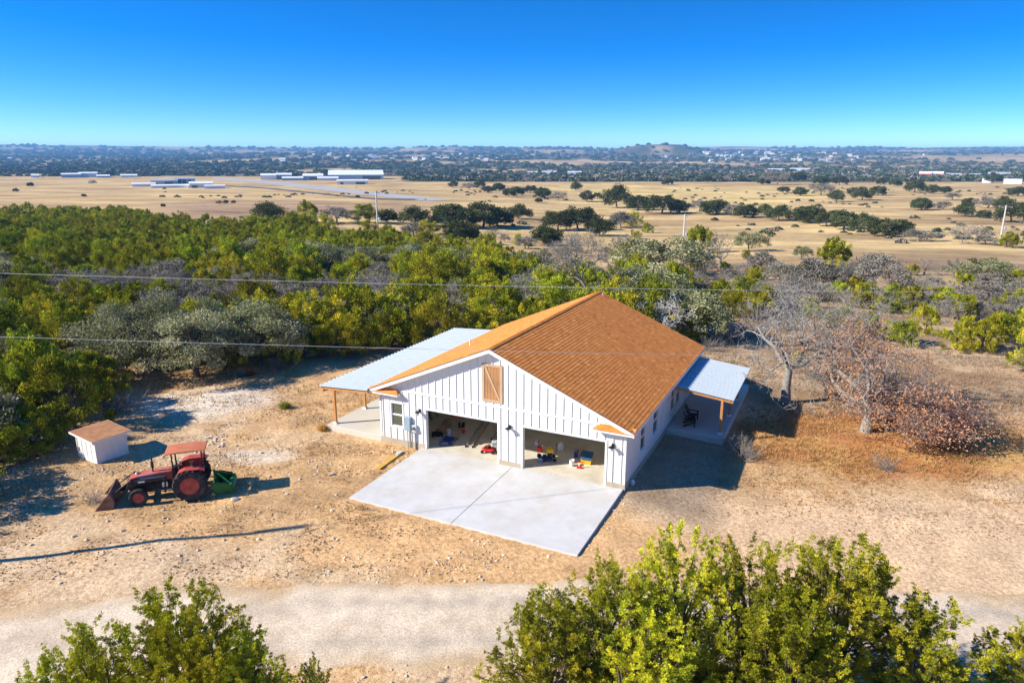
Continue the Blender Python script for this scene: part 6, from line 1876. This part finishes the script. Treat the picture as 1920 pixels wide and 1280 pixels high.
def road_pts(N):
    x = RNG.uniform(-26, 30, N); w_ = RNG.normal(size=N) * 2.4; return x, road_y(x) + w_
rubble(14000, road_pts, .02, .07, 'road_gravel_stones', 'loose gravel on the road')
def right_pts(N):
    x = RNG.uniform(2, 40, N); y = RNG.uniform(25.5, 50, N); s, t = toh(x, y)
    k = ~((s > -.5) & (s < 20) & (t > -7.4)) & (RNG.random(N) < .5)
    return x[k], y[k]
rubble(7000, right_pts, .02, .09, 'scattered_stones', 'small stones scattered over the right yard')

# leaf litter and bits of bark: one mass
def litter(N, fn, name, label, cols):
    xs, ys = fn(N); n_ = len(xs); zs = mesh_z(xs, ys) + .012
    a_ = RNG.uniform(0, 6.28, n_); l_ = RNG.uniform(.02, .09, n_); w_ = l_ * RNG.uniform(.2, .6, n_)
    dx, dy = np.cos(a_), np.sin(a_); tl = RNG.uniform(0, .05, n_)
    V = np.stack([np.stack([xs - dx * l_, ys - dy * l_, zs], 1), np.stack([xs - dy * w_, ys + dx * w_, zs + tl], 1), np.stack([xs + dx * l_, ys + dy * l_, zs + tl * .6], 1), np.stack([xs + dy * w_, ys - dx * w_, zs], 1)], 1).reshape(-1, 3)
    c = np.array(cols[0]) + (np.array(cols[1]) - np.array(cols[0])) * RNG.random((n_, 1))
    return tag(link(name, np_mesh(name, V, np.arange(4 * n_).reshape(-1, 4), M_far, np.repeat(c, 4, 0))), label, 'litter', None, 'stuff')
def lit_right(N):
    x = RNG.uniform(4, 44, N); y = RNG.uniform(27, 62, N); s, t = toh(x, y)
    n_ = fbm(x / 3, y / 1.8, 4, 27)
    k = (RNG.random(N) < sst(.42, .62, n_) * sst(27, 37, y) + .06) & ~((s > -.5) & (s < 20) & (t > -7.4) & (t < 21.2))
    return x[k], y[k]
litter(80000, lit_right, 'leaf_litter', 'brown leaf litter over the right yard', ((.20, .12, .07), (.46, .29, .15)))
def lit_left(N):
    x = RNG.uniform(-34, 4, N); y = RNG.uniform(26, 58, N); s, t = toh(x, y)
    n_ = fbm(x / 2.4, y / 1.6, 4, 29)
    k = (RNG.random(N) < sst(.45, .62, n_)) & ~((s > 2.6) & (t > -7.4)) & ~((s > -4.8) & (t > -.3)) & (np.abs(y - road_y(x)) > 3.1)
    return x[k], y[k]
litter(40000, lit_left, 'yard_litter', 'dark bits of bark and straw over the left yard', ((.18, .12, .07), (.44, .29, .16)))
# dry grass and weeds: one mass each
def grass(N, fn, hmin, hmax, cols, name, label, blades=6, spread=.10):
    xs, ys = fn(N); n_ = len(xs); zs = mesh_z(xs, ys)
    h = RNG.uniform(hmin, hmax, n_)
    bx_ = np.repeat(xs, blades) + RNG.normal(size=n_ * blades) * spread; by_ = np.repeat(ys, blades) + RNG.normal(size=n_ * blades) * spread
    hh = np.repeat(h, blades) * RNG.uniform(.5, 1.2, n_ * blades); a_ = RNG.uniform(0, 6.28, n_ * blades); ln = hh * RNG.uniform(.2, 1.1, n_ * blades)
    zb_ = np.repeat(zs, blades) - .02
    wv = .012 + hh * .03
    sx, sy = -np.sin(a_) * wv, np.cos(a_) * wv; tx, ty = np.cos(a_) * ln, np.sin(a_) * ln
    V = np.stack([np.stack([bx_ - sx, by_ - sy, zb_], 1), np.stack([bx_ + sx, by_ + sy, zb_], 1), np.stack([bx_ + tx, by_ + ty, zb_ + hh], 1)], 1).reshape(-1, 3)
    F = np.arange(len(V)).reshape(-1, 3)
    k = np.repeat(RNG.random(n_), blades)[:, None]
    c = np.array(cols[0]) + (np.array(cols[1]) - np.array(cols[0])) * k; c = c * RNG.uniform(.75, 1.25, (len(c), 1))
    return tag(link(name, np_mesh(name, V, F, M_grass, np.repeat(c, 3, 0))), label, 'grass', None, 'stuff')
def gyard(N):
    x = RNG.uniform(8, 44, N); y = RNG.uniform(31, 50, N); s, t = toh(x, y)
    gm = np.exp(-(((x - 24) / 13) ** 2 + ((y - 41.5) / 5.2) ** 2))
    k = (RNG.random(N) < np.clip(gm * 1.2, 0, 1) * sst(.3, .6, fbm(x / 2.5, y / 2.5, 3, 44))) & ~((s > -.5) & (s < 19.9) & (t > -7.4))
    return x[k], y[k]
grass(26000, gyard, .08, .3, ((.36, .17, .055), (.60, .40, .16)), 'dry_grass', 'rust and gold dry grass of the right yard')
def gback(N):
    x = RNG.uniform(10, 62, N); y = RNG.uniform(46, 95, N); s, t = toh(x, y)
    k = (RNG.random(N) < .25 + .75 * sst(.42, .62, fbm(x / 5, y / 5, 3, 45))) & ~((s > -.5) & (s < 19.9) & (t < 21.3))
    return x[k], y[k]
grass(15000, gback, .12, .5, ((.30, .22, .14), (.48, .38, .24)), 'rough_grass', 'rough straw-coloured weeds beyond the right yard')
def gleft(N):
    x = RNG.uniform(-36, -4, N); y = RNG.uniform(30, 60, N); s, t = toh(x, y)
    n_ = fbm(x / 4, y / 4, 3, 46)
    k = (RNG.random(N) < sst(.5, .72, n_) * .8 + .5 * sst(-23, -28, x) + .5 * np.exp(-((s + 5.1) / .5) ** 2) * ((t > -.5) & (t < 17))) & ~((s > 2.6) & (t > -7.4)) & ~((s > -4.6) & (t > -.3))
    return x[k], y[k]
grass(9000, gleft, .08, .34, ((.33, .21, .10), (.58, .40, .18)), 'yard_weeds', 'dry weeds and straw in tufts over the left yard')
# a few plants that stand out
for u, v, s_, c0, lab, nm in ((535, 762, .9, (.20, .24, .03), 'low green weed patch on the bare earth left of the house', 'green_weeds'), (468, 700, 1.0, (.36, .12, .05), 'rust-red dry shrub at the edge of the thicket', 'dry_shrub'), (606, 803, .8, (.58, .36, .10), 'golden dry grass clump at the porch slab corner', 'grass_clump'), (452, 702, .8, (.25, .32, .25), 'blue-grey spiky plant beside the rust-red shrub', 'spiky_plant'), (584, 668, .9, (.25, .33, .27), 'blue-grey spiky plant at the thicket edge near the metal roof', 'spiky_plant'), (1395, 838, 1.0, (.34, .25, .14), 'dry weed clump beside the right porch shadow', 'weed_clump')):
    p = P(u, v); rg = np.random.default_rng(int(u)); n_ = 260
    a_ = rg.uniform(0, 6.28, n_); el = rg.uniform(.25, 1.45, n_); ln = rg.uniform(.35, .8, n_) * s_
    d = np.stack([np.cos(a_) * np.cos(el), np.sin(a_) * np.cos(el), np.sin(el)], 1); base = rg.normal(size=(n_, 3)) * np.array([.16, .16, 0]) * s_
    V, F = leaf_quads(base + d * ln[:, None] * .45, d, ln, .05 if 'spiky' in nm else .03, rg)
    o = link(nm, np_mesh(nm, V, F, M_grass, np.repeat(np.array(c0) * rg.uniform(.7, 1.3, (n_, 1)), 4, 0)), None, (p.x, p.y, gz(p.x, p.y))); tag(o, lab, 'plant')
